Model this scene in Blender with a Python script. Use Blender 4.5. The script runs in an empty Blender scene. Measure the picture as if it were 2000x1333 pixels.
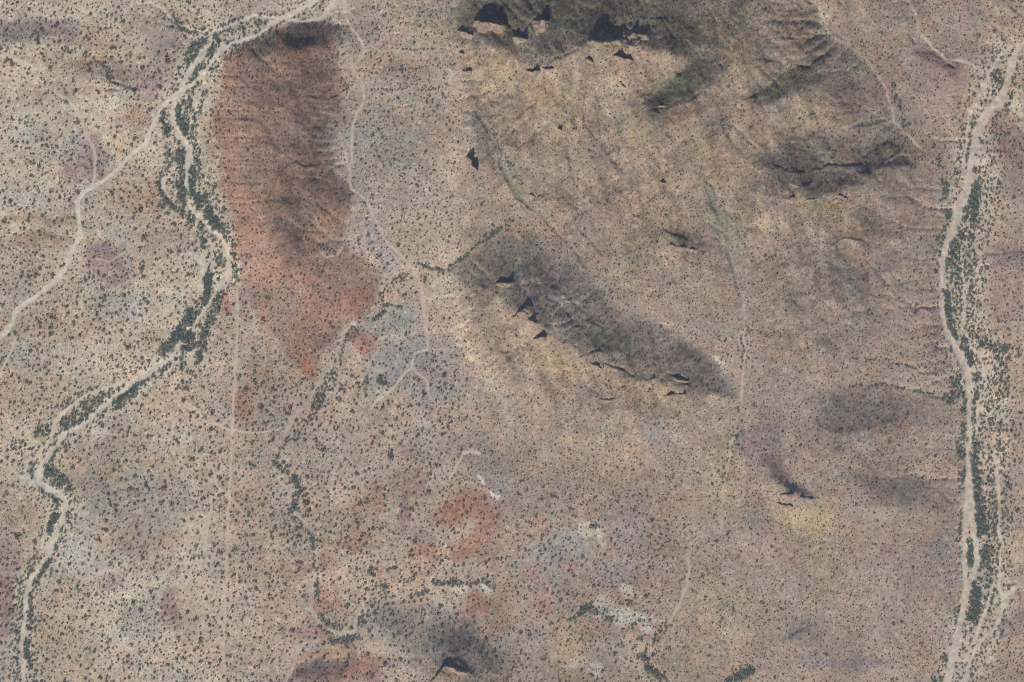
import bpy, math, random
import numpy as np
from mathutils import Vector

# ------------------------------------------------------------------ camera, sky, sun, exposure
sc = bpy.context.scene
ALT, MPP = 4000.0, 0.6            # camera height in metres, metres of ground per photo pixel
camd = bpy.data.cameras.new("camera"); cam = bpy.data.objects.new("camera", camd)
sc.collection.objects.link(cam); sc.camera = cam
cam.location = (0, 0, ALT); camd.sensor_width = 36.0; camd.lens = 36.0 * ALT / (2000 * MPP)
camd.clip_start = 10; camd.clip_end = 40000

SUN_EL, SUN_AZ = math.radians(40), math.radians(196)
world = bpy.data.worlds.new("World"); sc.world = world; world.use_nodes = True
wn = world.node_tree; bg = wn.nodes["Background"]
sky = wn.nodes.new("ShaderNodeTexSky"); sky.sky_type = 'NISHITA'; sky.sun_disc = False
sky.sun_elevation = SUN_EL; sky.sun_rotation = SUN_AZ; sky.dust_density = .4; sky.ozone_density = 3.0
wn.links.new(sky.outputs[0], bg.inputs[0]); bg.inputs[1].default_value = 0.06
sund = bpy.data.lights.new("sun", 'SUN'); sund.energy = 4.0; sund.angle = math.radians(0.5); sund.color = (1, .945, .87)
sun = bpy.data.objects.new("sun", sund); sc.collection.objects.link(sun)
sun.rotation_euler = Vector((math.sin(SUN_AZ) * math.cos(SUN_EL), math.cos(SUN_AZ) * math.cos(SUN_EL),
                             math.sin(SUN_EL))).to_track_quat('Z', 'Y').to_euler()
vs = sc.view_settings; vs.view_transform = 'Standard'; vs.look = 'None'; vs.exposure = 0.0; vs.gamma = 1.0
vs.use_curve_mapping = False
sc.cycles.filter_width = 1.1; sc.cycles.use_denoising = False
sc.cycles.max_bounces = 4; sc.cycles.diffuse_bounces = 2

LIGHT = np.array([0.84, 0.82, 0.82])       # how bright an open flat white surface comes out under this sun and sky
AIR = np.array([.010, .012, .019])         # what the four kilometres of air add to it
rng = np.random.default_rng(7); random.seed(7)

def lin(c):
    c = np.asarray(c, float) / 255.0
    return np.where(c < .04045, c / 12.92, ((c + .055) / 1.055) ** 2.4)
def albedo(c): return np.maximum(lin(c) - AIR, .01) / LIGHT       # surface colour that looks like sRGB c on open flat ground

# ------------------------------------------------------------------ numeric helpers (all in photo pixels of ground)
_tab = {}
def vnoise(x, y, seed):
    if seed not in _tab: _tab[seed] = np.random.default_rng(seed + 100).random((256, 256)).astype(np.float32)
    t = _tab[seed]
    xf, yf = np.floor(x), np.floor(y)
    fx, fy = (x - xf).astype(np.float32), (y - yf).astype(np.float32)
    xi, yi = xf.astype(np.int64) & 255, yf.astype(np.int64) & 255
    fx = fx * fx * (3 - 2 * fx); fy = fy * fy * (3 - 2 * fy)
    x1, y1 = (xi + 1) & 255, (yi + 1) & 255
    a = t[xi, yi] * (1 - fx) + t[x1, yi] * fx
    b = t[xi, y1] * (1 - fx) + t[x1, y1] * fx
    return (a * (1 - fy) + b * fy) * 2 - 1
def fbm(x, y, seed, wl, octs=4, gain=.5):
    s, a, tot = 0, 1.0, 0
    for o in range(octs):
        ca, sa = math.cos(o * 1.1 + seed), math.sin(o * 1.1 + seed)
        f = 2.0 ** o / wl
        s = s + a * vnoise((x * ca - y * sa) * f + o * 17.3, (x * sa + y * ca) * f + o * 5.7, seed * 7 + o)
        tot += a; a *= gain
    return s / tot * 1.6
def ss(e0, e1, x):
    t = np.clip((x - e0) / (e1 - e0), 0, 1); return t * t * (3 - 2 * t)

def axis(lo, hi, step):
    inner = list(np.arange(lo, hi + .1, step)); d, a, b = step, [], []
    p = q = 0.0
    while p < 14000:
        d *= 1.12; p += d; a.append(lo - p); b.append(hi + p)
    return np.array(a[::-1] + inner + b)
XS, YS = axis(-40, 2040, 2.0), axis(-40, 1374, 2.0)
GX, GY = np.meshgrid(XS, YS)               # rows = y
SHAPE = GX.shape

def stroke(pts, width=None, far=60):
    """Distance (px) outside a stroke along pts = (x, y[, half width]); negative inside."""
    out = np.full(SHAPE, 1e4, np.float32)
    for a, b in zip(pts[:-1], pts[1:]):
        wa = a[2] if len(a) > 2 else width; wb = b[2] if len(b) > 2 else width
        m = far + max(wa, wb)
        i0, i1 = np.searchsorted(XS, [min(a[0], b[0]) - m, max(a[0], b[0]) + m])
        j0, j1 = np.searchsorted(YS, [min(a[1], b[1]) - m, max(a[1], b[1]) + m])
        if i1 <= i0 or j1 <= j0: continue
        x, y = WX[j0:j1, i0:i1], WY[j0:j1, i0:i1]
        dx, dy = b[0] - a[0], b[1] - a[1]
        t = np.clip(((x - a[0]) * dx + (y - a[1]) * dy) / (dx * dx + dy * dy + 1e-9), 0, 1)
        d = np.hypot(x - a[0] - t * dx, y - a[1] - t * dy) - (wa + t * (wb - wa))
        out[j0:j1, i0:i1] = np.minimum(out[j0:j1, i0:i1], d)
    return out
def polygon(pts, x, y):
    """Signed distance (px), negative inside."""
    inside = np.zeros(x.shape, bool); d = np.full(x.shape, 1e6)
    n = len(pts)
    for i in range(n):
        (ax, ay), (bx, by) = pts[i], pts[(i + 1) % n]
        dx, dy = bx - ax, by - ay
        t = np.clip(((x - ax) * dx + (y - ay) * dy) / (dx * dx + dy * dy + 1e-9), 0, 1)
        d = np.minimum(d, np.hypot(x - ax - t * dx, y - ay - t * dy))
        if ay != by:
            c = ((ay > y) != (by > y)) & (x < (bx - ax) * (y - ay) / (by - ay) + ax)
            inside ^= c
    return np.where(inside, -d, d)

# gently wandering coordinates, so that no outline is a clean curve
WX = GX + 1.6 * fbm(GX, GY, 1, 14, 2); WY = GY + 1.6 * fbm(GX, GY, 2, 14, 2)
PX = GX + 16 * fbm(GX, GY, 3, 60, 4); PY = GY + 16 * fbm(GX, GY, 4, 60, 4)

# ------------------------------------------------------------------ lines read from the photograph (pixels)
WASH_WEST = [(420,63,3),(411,66,5),(408,82,6),(396,106,6.5),(377,132,5.5),(362,156,5),(353,178,4.5),(343,197,5),(337,216,5),
    (339,243,5),(350,270,6),(369,291,7),(369,312,7),(363,338,4),(363,370,4),(369,403,4),(388,425,5),(412,450,5),(432,466,4),
    (443,486,4),(448,510,4.5),(445,535,5),(430,560,5),(412,588,4),(395,611,3.5),(375,637,3),(357,660,3),(338,690,3),(333,702,6),
    (302,722,6.5),(262,747,6),(240,766,5),(221,782,4),(196,798,3.5),(176,823,3.5),(150,838,4.5),(126,851,5),(105,878,5),(86,903,5),
    (76,928,6),(76,944,7),(90,956,7.5),(108,964,6),(124,974,6),(130,990,5),(124,1012,5.5),(112,1040,6),(100,1070,5),(88,1096,5),
    (72,1120,4.5),(55,1141,4.5),(51,1165,5),(51,1190,5),(45,1230,4),(42,1270,4),(44,1300,4),(46,1345,4),(44,1400,4)]
WASH_WEST_HEAD = [(268,9,1.5),(292,8,2.5),(318,20,2.5),(336,39,2.5),(351,52,2),(372,58,2.5),(402,63,2.5),(420,63,4),(442,54,4),
    (470,41,4),(500,33,4),(540,36,3)]
WASH_NORTH = [(563,41,3),(600,44,4),(630,36,5),(645,18,5),(657,0,5),(664,-40,5)]
BRAIDS = {
 'west_a': [(242,746,2.5),(205,761,4),(175,769,3.5),(154,784,3.5),(132,799,3),(119,809,3.5),(110,822,3.5),(100,858,3),(87,874,3),(67,897,3),(51,907,3.5),
            (47,923,4),(51,939,4.5),(68,949,4.5),(80,954,4)],
 'west_b': [(396,150,2),(398,165,2.5),(386,200,2.5),(373,240,2.5),(367,266,2)],
 'west_c': [(332,340,2),(320,352,3),(320,370,3),(328,385,2)],
 'west_d': [(400,480,3),(412,475,4),(425,500,2.5),(410,470,2)],
 'west_e': [(372,497,3),(390,503,5),(400,520,5),(395,545,4),(390,570,4)],
 'west_f': [(95,1000,2.5),(90,1040,2.5),(82,1070,3)],
 'east_a': [(1976,90,3),(1955,106,2.5),(1941,130,2.5),(1930,152,2.5),(1912,190,2.5),(1892,228,2.5),(1886,280,3),(1882,335,2.5)],
 'east_b': [(1968,165,2),(1966,188,2.5),(1960,202,3),(1945,213,3)],
 'east_c': [(1897,985,6),(1902,1050,5.5),(1908,1088,5.5),(1905,1112,5),(1895,1142,3),(1890,1166,3),(1884,1190,3)],
 'east_d': [(1930,855,2),(1940,880,2.5),(1946,905,2),(1950,935,2),(1952,970,2),(1953,1005,2),(1951,1040,2),(1957,1060,2.5),(1952,1092,2),(1950,1120,2),
            (1953,1150,2.5),(1960,1170,3.5),(1957,1202,2.5),(1945,1226,2.5),(1921,1245,2.5),(1905,1270,2.5),(1891,1300,3),(1880,1345,4)],
 'east_e': [(1940,1140,2),(1930,1182,2.5),(1915,1216,3),(1905,1246,3),(1895,1266,3),(1884,1292,4)],
 'east_f': [(1880,515,2),(1881,560,2.5),(1884,600,2.5),(1881,640,2),(1897,680,2.5),(1914,690,2),(1920,720,2),(1923,742,2),(1921,776,2),(1908,792,3),(1908,850,2.5)],
 'east_g': [(2010,1137,4),(1982,1149,4),(1964,1162,5)],
 'east_h': [(1770,-40,1.5),(1772,0,1.5),(1785,20,1.8),(1792,45,1.8),(1791,62,1.8),(1810,80,2),(1831,100,2),(1850,117,2.5),(1890,121,2.5),(1920,142,3)],
 'east_i': [(1600,20,2),(1622,70,2),(1660,91,2),(1690,115,2),(1711,146,2),(1728,166,2),(1735,196,3),(1742,216,3.5),(1745,240,2),(1760,255,2),(1776,270,2.5),
            (1800,290,3),(1816,301,2)],
}
WASH_EAST = [(2030,40,5),(2000,84,4.5),(1985,106,6),(1977,120,9),(1972,142,8),(1968,165,6),(1950,200,8),(1930,221,9),(1915,243,9),(1905,270,7.5),
    (1897,310,6.5),(1895,340,6.5),(1886,375,8),(1876,405,9),(1865,440,8),(1852,470,6.5),(1845,490,5.5),(1840,515,5),(1838,540,4),(1838,570,4),
    (1841,610,5),(1845,640,5),(1856,661,6),(1868,685,7),(1881,706,7.5),(1891,740,6.5),(1893,780,6),(1893,820,5.5),(1893,860,5),(1892,900,5.5),
    (1891,940,6.5),(1892,970,9),(1890,1000,8),(1886,1030,5),(1883,1060,4.5),(1883,1100,5),(1885,1140,5),(1882,1180,5),(1877,1206,4),(1873,1226,4),
    (1871,1240,8),(1864,1272,9),(1855,1310,8),(1848,1345,8),(1846,1400,8)]
GULLY_SOUTH = [(594,962,1.5),(578,1000,1.2),(608,1036,1.5),(617,1060,1.5),(617,1110,1.5),(610,1150,2),(607,1190,2.5),(625,1218,2.8),(650,1234,3),(675,1238,4),(692,1232,3.5),
    (697,1206,2.5),(706,1195,2.5),(731,1189,2.2),(756,1175,2.2),(800,1161,1.6),(842,1150,1.3)]
GULLY_SOUTH_B = [(690,1240,3),(640,1246,2.2),(600,1256,2),(585,1266,2),(575,1296,2),(559,1332,2),(550,1390,2)]
GULLY_MID = [(690,632,2.5),(672,650,3),(662,680,3),(645,716,2),(628,742,2),(602,782,2.8),(572,818,3),(556,852,1.6)]
GULLY_EAST = [(1452,590,1.2),(1455,680,1.8),(1450,745,1.8),(1446,800,2),(1428,868,2),(1414,950,2),(1409,1030,2),(1380,1040,1.5),(1349,1062,1.8),(1346,1102,2.2),
    (1340,1150,2.2),(1322,1190,2.5),(1309,1212,2.5)]
ROAD_MAIN = [(630,-40,5),(612,2,5),(590,18,5),(545,39,4.5),(500,72,4),(465,83,4),(432,95,4),(420,112,4),(401,140,4),(376,165,4),(346,185,5),
    (321,206,4.5),(301,236,4),(286,280,4.5),(255,305,4),(228,333,4),(205,353,4),(180,367,4.5),(160,379,4.5),(150,396,4.5),(154,430,4.5),(157,450,4.5),(152,470,5),
    (140,491,5.5),(129,520,4),(115,541,4),(95,560,4.5),(70,580,4.5),(45,596,4.5),(28,612,4.5),(25,630,4.5),(9,651,5),(-40,690,6)]
TRACK_CENTRE = [(672,-40,2.5),(672,0,2.5),(675,30,2.5),(685,55,2.2),(695,68,2.2),(708,86,3),(710,105,2.5),(703,118,2.2),(688,132,2.2),(690,143,2.2),(703,155,2.2),
    (708,170,2.2),(710,200,2.4),(698,222,2.2),(690,246,2.2),(686,280,2.2),(685,310,2.2),(682,355,2.2),(686,371,2.2),(706,384,2.2),(717,395,2.2),
    (725,412,2.2),(735,435,2.2),(748,460,2),(757,480,2),(775,492,2.2),(791,511,2.5),(804,526,3),(816,545,2.2),(823,560,2.2),(825,590,2.2),(827,610,2.6),
    (831,636,2.5),(835,656,2.8),(837,671,2),(832,685,2),(812,691,2),(807,700,2),(803,719,2.2),(813,728,2),(826,736,1.8),(835,746,1.6),(835,766,1.4),(841,780,1.2)]
TRACK_FENCE = [(463,554,1.6),(463,640,1.5),(460,700,1.8),(457,760,1.8),(453,830,2),(452,870,1.6),(448,950,1.7),(446,1000,1.7),(443,1080,1.5),(440,1170,1.5),
    (436,1250,1.5),(433,1340,1.5),(431,1400,1.5)]
SPURS = [
 [(803,721,1.6),(785,735,1.4),(770,755,1.4),(751,773,1.8),(733,785,2.5),(724,800,1.5)],
 [(738,662,1),(760,655,1.2),(774,655,1.2),(786,667,1)],
 [(407,889,1.2),(415,920,1.4),(425,950,1.5),(432,957,3.2),(448,968,3)],
 [(430,958,1.8),(412,975,1.5),(410,1000,1.4),(407,1030,1.4),(403,1060,1.4),(405,1094,1.4),(390,1101,1.4),(355,1100,1.5),(335,1111,2),(320,1126,2.5),(310,1136,2),
  (285,1143,1.6),(255,1138,1.5),(236,1124,1.3),(215,1112,1.2),(200,1116,1.8),(185,1128,2),(160,1130,2),(140,1121,1.6),(125,1101,1.6),(113,1070,2),(112,1045,1.5)],
 [(447,970,1.5),(460,985,1.2),(476,1006,1)],
 [(350,760,1.2),(365,788,1.4),(385,805,1.4),(410,825,1.6),(430,832,2.8),(453,842,1.8)],
 [(430,832,1.6),(450,814,1.3)],
 [(453,842,1.5),(500,845,1.6),(520,843,1.5),(546,838,1.2)],
 [(110,182,1.5),(132,195,2.2),(150,214,2.5),(165,250,1.8),(180,285,2),(187,310,2),(185,345,2.2),(178,366,2.5)],
 [(30,662,1.5),(15,700,1.5),(0,735,1.5),(-20,770,1.5)],
 [(0,110,3),(22,109,3.5),(45,122,4.5),(62,130,3)],
 [(187,505,.8),(215,512,1.2),(237,497,1),(252,480,1)],
 [(905,885,3),(920,884,2.5),(938,886,2)], [(903,890,1.2),(890,915,1.2),(877,937,1.2)],
 [(628,496,1.2),(640,503,1.2),(660,497,1.2),(668,484,1)],
]

# small ravines and scarps cut into the slopes: line, depth (m), colour of what grows or shows in them, or painted bank shade
RAVINES = [
 ([(935,215,2),(945,235,3),(960,265,3.5),(978,305,3.5),(990,345,4),(1008,378,5),(1032,396,4),(1075,438,2),(1118,485,1.6),(1140,520,1.4)],2.2,(124,124,110)),
 ([(1096,165,2),(1108,190,2.5),(1120,215,2.5),(1128,255,2)],1.6,(130,128,112)), ([(1140,455,1.6),(1158,480,2),(1174,500,1.6)],1.4,(134,124,114)),
 ([(1380,360,2),(1397,400,4),(1415,440,5),(1425,478,3.5),(1434,530,2),(1446,580,1.6)],1.8,(128,128,114)), ([(1212,215,2),(1214,235,4),(1216,255,2)],1,(126,132,114)),
 ([(1626,38,1.5),(1634,56,2),(1646,74,2)],1.6,(128,116,110)), ([(1778,68,2),(1787,94,2.5),(1804,103,2.5),(1832,105,2.5),(1852,121,3),(1864,133,2)],2.4,(126,112,110)),  # the longer scarp has its bank shading put into the colour
 ([(1660,252,1.5),(1690,243,2),(1728,234,1.6)],1.2,(124,122,110)), ([(1690,304,1.4),(1718,290,1.6),(1738,274,1.6),(1764,262,1.4)],1.6,(128,114,106)),
 ([(1660,376,1.4),(1690,352,1.6),(1722,340,1.6),(1742,322,1.6),(1752,334,1.4)],1.6,(126,112,106)), ([(1924,498,1.4),(1960,492,1.8),(2010,488,1.8)],1.6,(128,114,112)),
 ([(1922,519,1.4),(1942,523,1.4)],1.4,(118,104,102)), ([(1958,1135,1.5),(1985,1138,1.6),(2020,1141,1.6)],1.4,(128,112,106)), ([(1730,555,1.4),(1770,546,1.6),(1808,540,1.6)],1.4,(130,120,114)),
 ([(1724,706,1.4),(1760,712,1.6),(1796,720,1.6)],1.3,(126,118,108)), ([(1802,728,1.4),(1840,724,1.6),(1866,718,1.6)],1.3,(124,114,108)), ([(1795,765,1.4),(1822,770,2),(1842,776,2)],1.2,(120,118,106)),
 ([(1800,955,1.4),(1835,960,1.6),(1860,976,1.6)],1.2,(128,118,112)), ([(1545,1236,1.4),(1560,1228,1.8),(1580,1218,1.6)],1.4,(124,114,112)), ([(900,492,1.6),(888,512,2),(878,530,2)],1.4,(128,120,112)),
 ([(205,150,2),(214,154,2.5),(232,160,2.2),(245,168,2),(258,176,1.6)],1.8,(112,104,102)), ([(212,178,1.4),(232,176,1.6),(250,172,1.4)],1.2,(128,116,112)), ([(300,52,1.4),(316,47,1.6),(332,46,1.4)],1.4,(130,114,112)),
 ([(862,525,1.6),(846,524,1.6),(828,520,1.2)],1.4,(120,112,104)), ([(1418,1265,1),(1424,1280,1.4),(1418,1294,1.4),(1402,1302,1.2)],1.0,(126,120,110)), ([(1120,810,1.2),(1104,826,1.4),(1090,832,1.2)],1.0,(134,124,114)),
 ([(1178,715,1.4),(1215,722,1.6),(1232,738,1.4)],1.4,(112,104,100)), ([(1310,738,1.6),(1332,744,2),(1346,758,1.6)],1.6,(112,102,98)), ([(1075,585,1.6),(1100,600,1.6),(1115,625,1.4)],1.4,(112,106,102)),
 ([(760,205,1.2),(775,208,1.4),(800,206,1.2)],1,(138,130,118)), ([(650,165,1),(620,190,1.2),(600,185,1)],.8,(126,110,104)), ([(530,150,1),(560,140,1.2),(590,150,1.2)],.8,(126,110,104)),
 ([(1285,212,1.6),(1312,206,2),(1345,192,2),(1368,176,1.6)],2,(112,102,96)), ([(1130,95,1.2),(1100,112,1.6),(1070,120,1.4)],1.5,(118,110,98)), ([(1310,60,1.2),(1318,68,1.6),(1326,72,1.4)],1.8,(112,106,96)),
]
# bare pale rock and scree running down the sunny slopes
SCREE = [[(1165,168,3),(1178,190,3),(1195,212,2)],[(1225,222,4),(1240,245,6),(1262,282,3),(1272,300,2)],[(1358,258,4),(1376,285,6),(1388,312,5),(1382,340,3)],[(1330,330,2),(1340,352,2)],
 [(1460,300,2),(1466,330,2.5),(1470,352,2)],[(1240,340,2),(1252,360,2)],[(955,120,3),(975,150,4),(1000,185,3)],[(1040,215,2),(1032,255,2)],[(930,150,4),(950,200,3)],[(1120,180,3),(1130,215,3)],
 [(1410,100,5),(1440,130,9),(1470,155,4)],[(1500,145,3),(1530,140,3)],[(1050,655,5),(1035,665,8),(1075,690,6)],[(1085,700,3),(1110,735,3)],[(965,590,3),(968,640,4),(962,680,3)],[(1300,770,2),(1318,778,3)],[(1326,766,3),(1340,770,3)],
 [(1270,830,2),(1285,850,2.5),(1310,880,2)],[(1570,1002,4),(1590,1020,5),(1625,1030,3)],[(1545,1000,4),(1575,1015,4)],[(1096,855,2),(1108,885,3)],[(990,850,2),(985,885,2)],[(1310,465,3),(1300,480,3)],[(1590,75,3),(1600,110,3)]]

# ------------------------------------------------------------------ relief: heights along crests, feet and drainages, filled between
def at(line, z): return [(p[0], p[1], z) for p in line]
RELIEF = [
 at(WASH_WEST, -3), at(WASH_EAST, -3), at(WASH_NORTH, -2), at(GULLY_SOUTH, -1.5), at(GULLY_SOUTH_B, -2), at(GULLY_MID, 0),
 at(ROAD_MAIN[12:], 0), at(TRACK_FENCE, 0.5), at(TRACK_CENTRE[:30], 4), at(TRACK_CENTRE[30:], 2), at(BRAIDS['east_i'], 8), at(BRAIDS['east_h'], 3),
 # red hill
 [(500,112,12),(560,100,19),(600,92,22),(640,88,16)], [(600,92,22),(590,150,25),(572,250,27),(556,350,25),(556,450,20),(590,520,12),(650,570,6)],
 [(440,100,0),(480,84,0),(560,52,0),(640,42,0),(668,60,3)], [(425,150,0),(425,300,0),(440,430,0),(455,520,0),(470,580,0),(520,690,0),(590,740,0)],
 [(672,100,4),(674,200,4),(660,260,4),(684,340,4),(690,400,4),(695,470,3),(742,560,2)], [(640,300,12),(655,350,11),(650,420,10),(640,470,7)],
 [(690,560,6),(690,605,6),(705,680,5)],
 # great ridge along the north edge
 [(880,-160,4),(886,0,10),(892,100,10),(900,200,10),(905,280,10),(935,335,9),(1000,400,6),(1040,440,5)],
 [(905,62,22),(940,72,38),(975,96,46),(1010,124,54),(1050,132,58),(1090,118,60),(1120,100,62),(1150,86,66),(1200,92,68),(1240,92,68),(1290,100,62),(1335,112,56)],
 [(880,-130,2),(1000,-140,2),(1150,-140,6),(1300,-150,12),(1440,-150,20)],
 [(1290,218,44),(1345,200,60),(1395,170,66),(1436,125,67),(1458,60,64),(1470,0,58),(1485,-60,54),(1500,-160,50)],
 [(1275,192,36),(1322,146,42),(1376,96,46),(1410,50,42),(1434,5,36),(1442,-80,26)],
 
 [(1470,222,42),(1500,206,44),(1540,190,42),(1585,170,34),(1615,160,24)], [(1478,180,38),(1530,142,32),(1590,118,24),(1620,112,18)],
 [(930,400,9),(960,440,6),(905,500,4),(860,530,3)],
 [(1000,430,6),(1060,470,6),(1120,480,9),(1180,540,8)], [(1050,300,28),(1070,400,13)], [(1150,250,38),(1170,380,17),(1190,470,11)], [(1230,230,42),(1260,350,26),(1290,440,20)],
 [(1100,200,40),(1115,300,24),(1130,420,10)], [(1200,200,42),(1215,320,22),(1225,440,12)],
 [(1308,476,19.5),(1345,482,21),(1368,488,20)], [(1295,445,18),(1330,450,16.5),(1380,455,15)],
 [(1400,330,28),(1420,420,16),(1430,470,10),(1450,590,6),(1455,680,4),(1450,740,3),(1445,800,2),(1425,870,1),(1412,950,0),(1408,1030,0),(1345,1120,-1),(1310,1210,-2),(1262,1260,-2),(1262,1400,-3)],
 # east hills
 [(1490,385,30),(1540,388,34),(1590,386,36),(1650,374,37),(1700,345,34),(1745,324,26),(1770,330,18)], [(1480,310,24),(1540,270,18),(1600,256,17),(1665,262,17),(1720,268,14)],
 [(1620,330,24),(1640,350,28),(1665,330,25)],
 [(1600,500,20),(1650,600,15),(1600,700,13)], [(1800,400,7),(1815,520,3),(1822,640,1),(1850,800,1),(1850,950,1),(1850,1200,0)],
 [(1590,822,10),(1640,852,15),(1700,836,14),(1760,822,9),(1800,812,4)], [(1560,765,9),(1640,752,8),(1720,752,6),(1780,765,3)],
 [(1700,992,10),(1760,990,9),(1840,995,3)], [(1690,935,7),(1780,930,4),(1840,945,2)],
 [(1560,640,14),(1520,740,9),(1500,820,6)],
 # central ridge
 [(905,548,11),(940,562,20),(985,590,27),(1030,622,36),(1065,648,36),(1110,680,30),(1165,712,27),(1230,738,23),(1300,752,19),(1340,766,17),(1400,774,13),(1440,780,4)],
 [(890,492,7),(930,463,7),(1000,459,7),(1070,482,7),(1120,510,7),(1170,560,7.5),(1200,600,8),(1260,624,7),(1310,641,6),(1360,680,5),(1400,716,4),(1446,768,3)],
 [(850,560,3),(880,650,2),(940,740,2),(1000,850,2),(1100,930,2),(1200,930,2),(1300,900,2),(1400,850,2)],
 # small crag hill
 [(1490,905,8),(1520,945,12),(1545,966,14),(1580,976,9),(1604,986,6)], [(1480,846,4),(1512,872,4),(1550,938,4),(1574,956,5)], [(1462,890,2),(1500,1012,2),(1600,1052,2)],
 # butte
 [(846,1332,16),(868,1306,19),(888,1297,20),(915,1310,19),(928,1340,18),(920,1400,14),(850,1400,12),(846,1332,16)], [(815,1300,9),(845,1268,11),(885,1255,12),(930,1270,11),(962,1320,9)],
 [(700,1242,0),(770,1186,0),(850,1172,0),(900,1198,0),(962,1250,1),(1002,1300,1),(1012,1400,0)], [(740,1290,2),(780,1333,2)],
 # low rises in the west
 [(20,78,5),(80,84,6),(150,96,4)], [(20,40,1),(80,44,1),(150,60,1)], [(150,150,5),(210,158,6),(255,180,3)], [(150,118,2),(210,128,1),(262,166,0)],
 [(200,510,3),(250,540,2)], [(340,1180,4),(345,1215,2)], [(10,1150,3),(5,1250,4)], [(250,1080,3),(250,1300,3)], [(550,1150,2),(700,1080,3),(860,1040,4),(930,1000,5)],
 [(1100,1100,3),(1060,1200,3)], [(1600,1180,5),(1600,1300,4),(1700,1150,5)], [(1960,300,8),(1960,600,5),(1990,900,3),(1980,1060,3)], [(1860,150,9),(1860,230,6)],
 [(-160,-160,2),(-160,1500,0)], [(2160,-160,6),(2160,1500,2)], [(-160,1500,-2),(2160,1500,-1)], [(-160,-160,2),(400,-160,1),(880,-160,4)], [(1500,-160,50),(1700,-160,16),(2160,-160,6)],
]
def solve_relief():
    x0, y0, x1, y1 = -160, -160, 2160, 1504
    z = None
    for st in (64, 32, 16, 8, 4):
        nx, ny = int((x1 - x0) / st) + 1, int((y1 - y0) / st) + 1
        fix = np.zeros((ny, nx), bool); val = np.zeros((ny, nx)); cnt = np.zeros((ny, nx))
        for L in RELIEF:
            for a, b in zip(L[:-1], L[1:]):
                n = int(math.hypot(b[0] - a[0], b[1] - a[1]) / (st * .5)) + 2
                t = np.linspace(0, 1, n)
                i = np.rint((a[0] + (b[0] - a[0]) * t - x0) / st).astype(int); j = np.rint((a[1] + (b[1] - a[1]) * t - y0) / st).astype(int)
                k = (i >= 0) & (i < nx) & (j >= 0) & (j < ny)
                np.add.at(val, (j[k], i[k]), (a[2] + (b[2] - a[2]) * t)[k]); np.add.at(cnt, (j[k], i[k]), 1)
        fix = cnt > 0; val = np.where(fix, val / np.maximum(cnt, 1), 0)
        if z is None: z = np.where(fix, val, 5.0)
        else:
            gy = np.linspace(0, z.shape[0] - 1, ny); gx = np.linspace(0, z.shape[1] - 1, nx)
            z = bil(z, gx[None, :] + 0 * gy[:, None], gy[:, None] + 0 * gx[None, :])
            z = np.where(fix, val, z)
        for it in range(160):
            p = np.pad(z, 1, mode='edge')
            z = np.where(fix, val, .25 * (p[:-2, 1:-1] + p[2:, 1:-1] + p[1:-1, :-2] + p[1:-1, 2:]))
    for it in range(3):
        p = np.pad(z, 1, mode='edge')
        z = .5 * z + .125 * (p[:-2, 1:-1] + p[2:, 1:-1] + p[1:-1, :-2] + p[1:-1, 2:])
    return z, x0, y0, 4
def bil(g, x, y):
    x = np.clip(x, 0, g.shape[1] - 1.001); y = np.clip(y, 0, g.shape[0] - 1.001)
    i, j = x.astype(int), y.astype(int); fx, fy = x - i, y - j
    return (g[j, i] * (1 - fx) + g[j, i + 1] * fx) * (1 - fy) + (g[j + 1, i] * (1 - fx) + g[j + 1, i + 1] * fx) * fy
RG, RX0, RY0, RST = solve_relief()
def relief(x, y, g=None): return bil(RG if g is None else g, (x - RX0) / RST, (y - RY0) / RST)
def erode(z, steps, k, creep):
    """Running water: every cell drains to its steepest neighbour and is cut down the more, the more land drains through it."""
    ny, nx = z.shape; idx = np.arange(ny * nx).reshape(ny, nx)
    for it in range(steps):
        best = np.zeros_like(z); rec = idx.copy(); p = np.pad(z, 1, mode='edge'); q = np.pad(idx, 1, mode='edge')
        for dy in (0, 1, 2):
            for dx in (0, 1, 2):
                if dx == 1 and dy == 1: continue
                sl = (z - p[dy:dy + ny, dx:dx + nx]) / math.hypot(dy - 1, dx - 1); m = sl > best
                best = np.where(m, sl, best); rec = np.where(m, q[dy:dy + ny, dx:dx + nx], rec)
        r = rec.ravel().tolist(); order = np.argsort(z.ravel()).tolist(); area = [1.0] * (ny * nx)
        for i in reversed(order):
            if r[i] != i: area[r[i]] += area[i]
        f = (k * np.sqrt(np.array(area))).tolist(); zl = z.ravel().tolist()
        for i in order:
            j = r[i]
            if j != i: zl[i] = (zl[i] + f[i] * zl[j]) / (1 + f[i])
        z = np.array(zl).reshape(ny, nx); p = np.pad(z, 1, mode='edge')
        z = z + creep * (.25 * (p[:-2, 1:-1] + p[2:, 1:-1] + p[1:-1, :-2] + p[1:-1, 2:]) - z)
    return z, np.array(area).reshape(ny, nx)
_gy, _gx = np.mgrid[0:RG.shape[0], 0:RG.shape[1]]; _x, _y = RX0 + _gx * RST, RY0 + _gy * RST
RE, AREA = erode(RG + (.8 + 3.2 * ss(3, 18, RG)) * fbm(_x, _y, 12, 90, 5, .55), 8, .034, .14)

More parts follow.
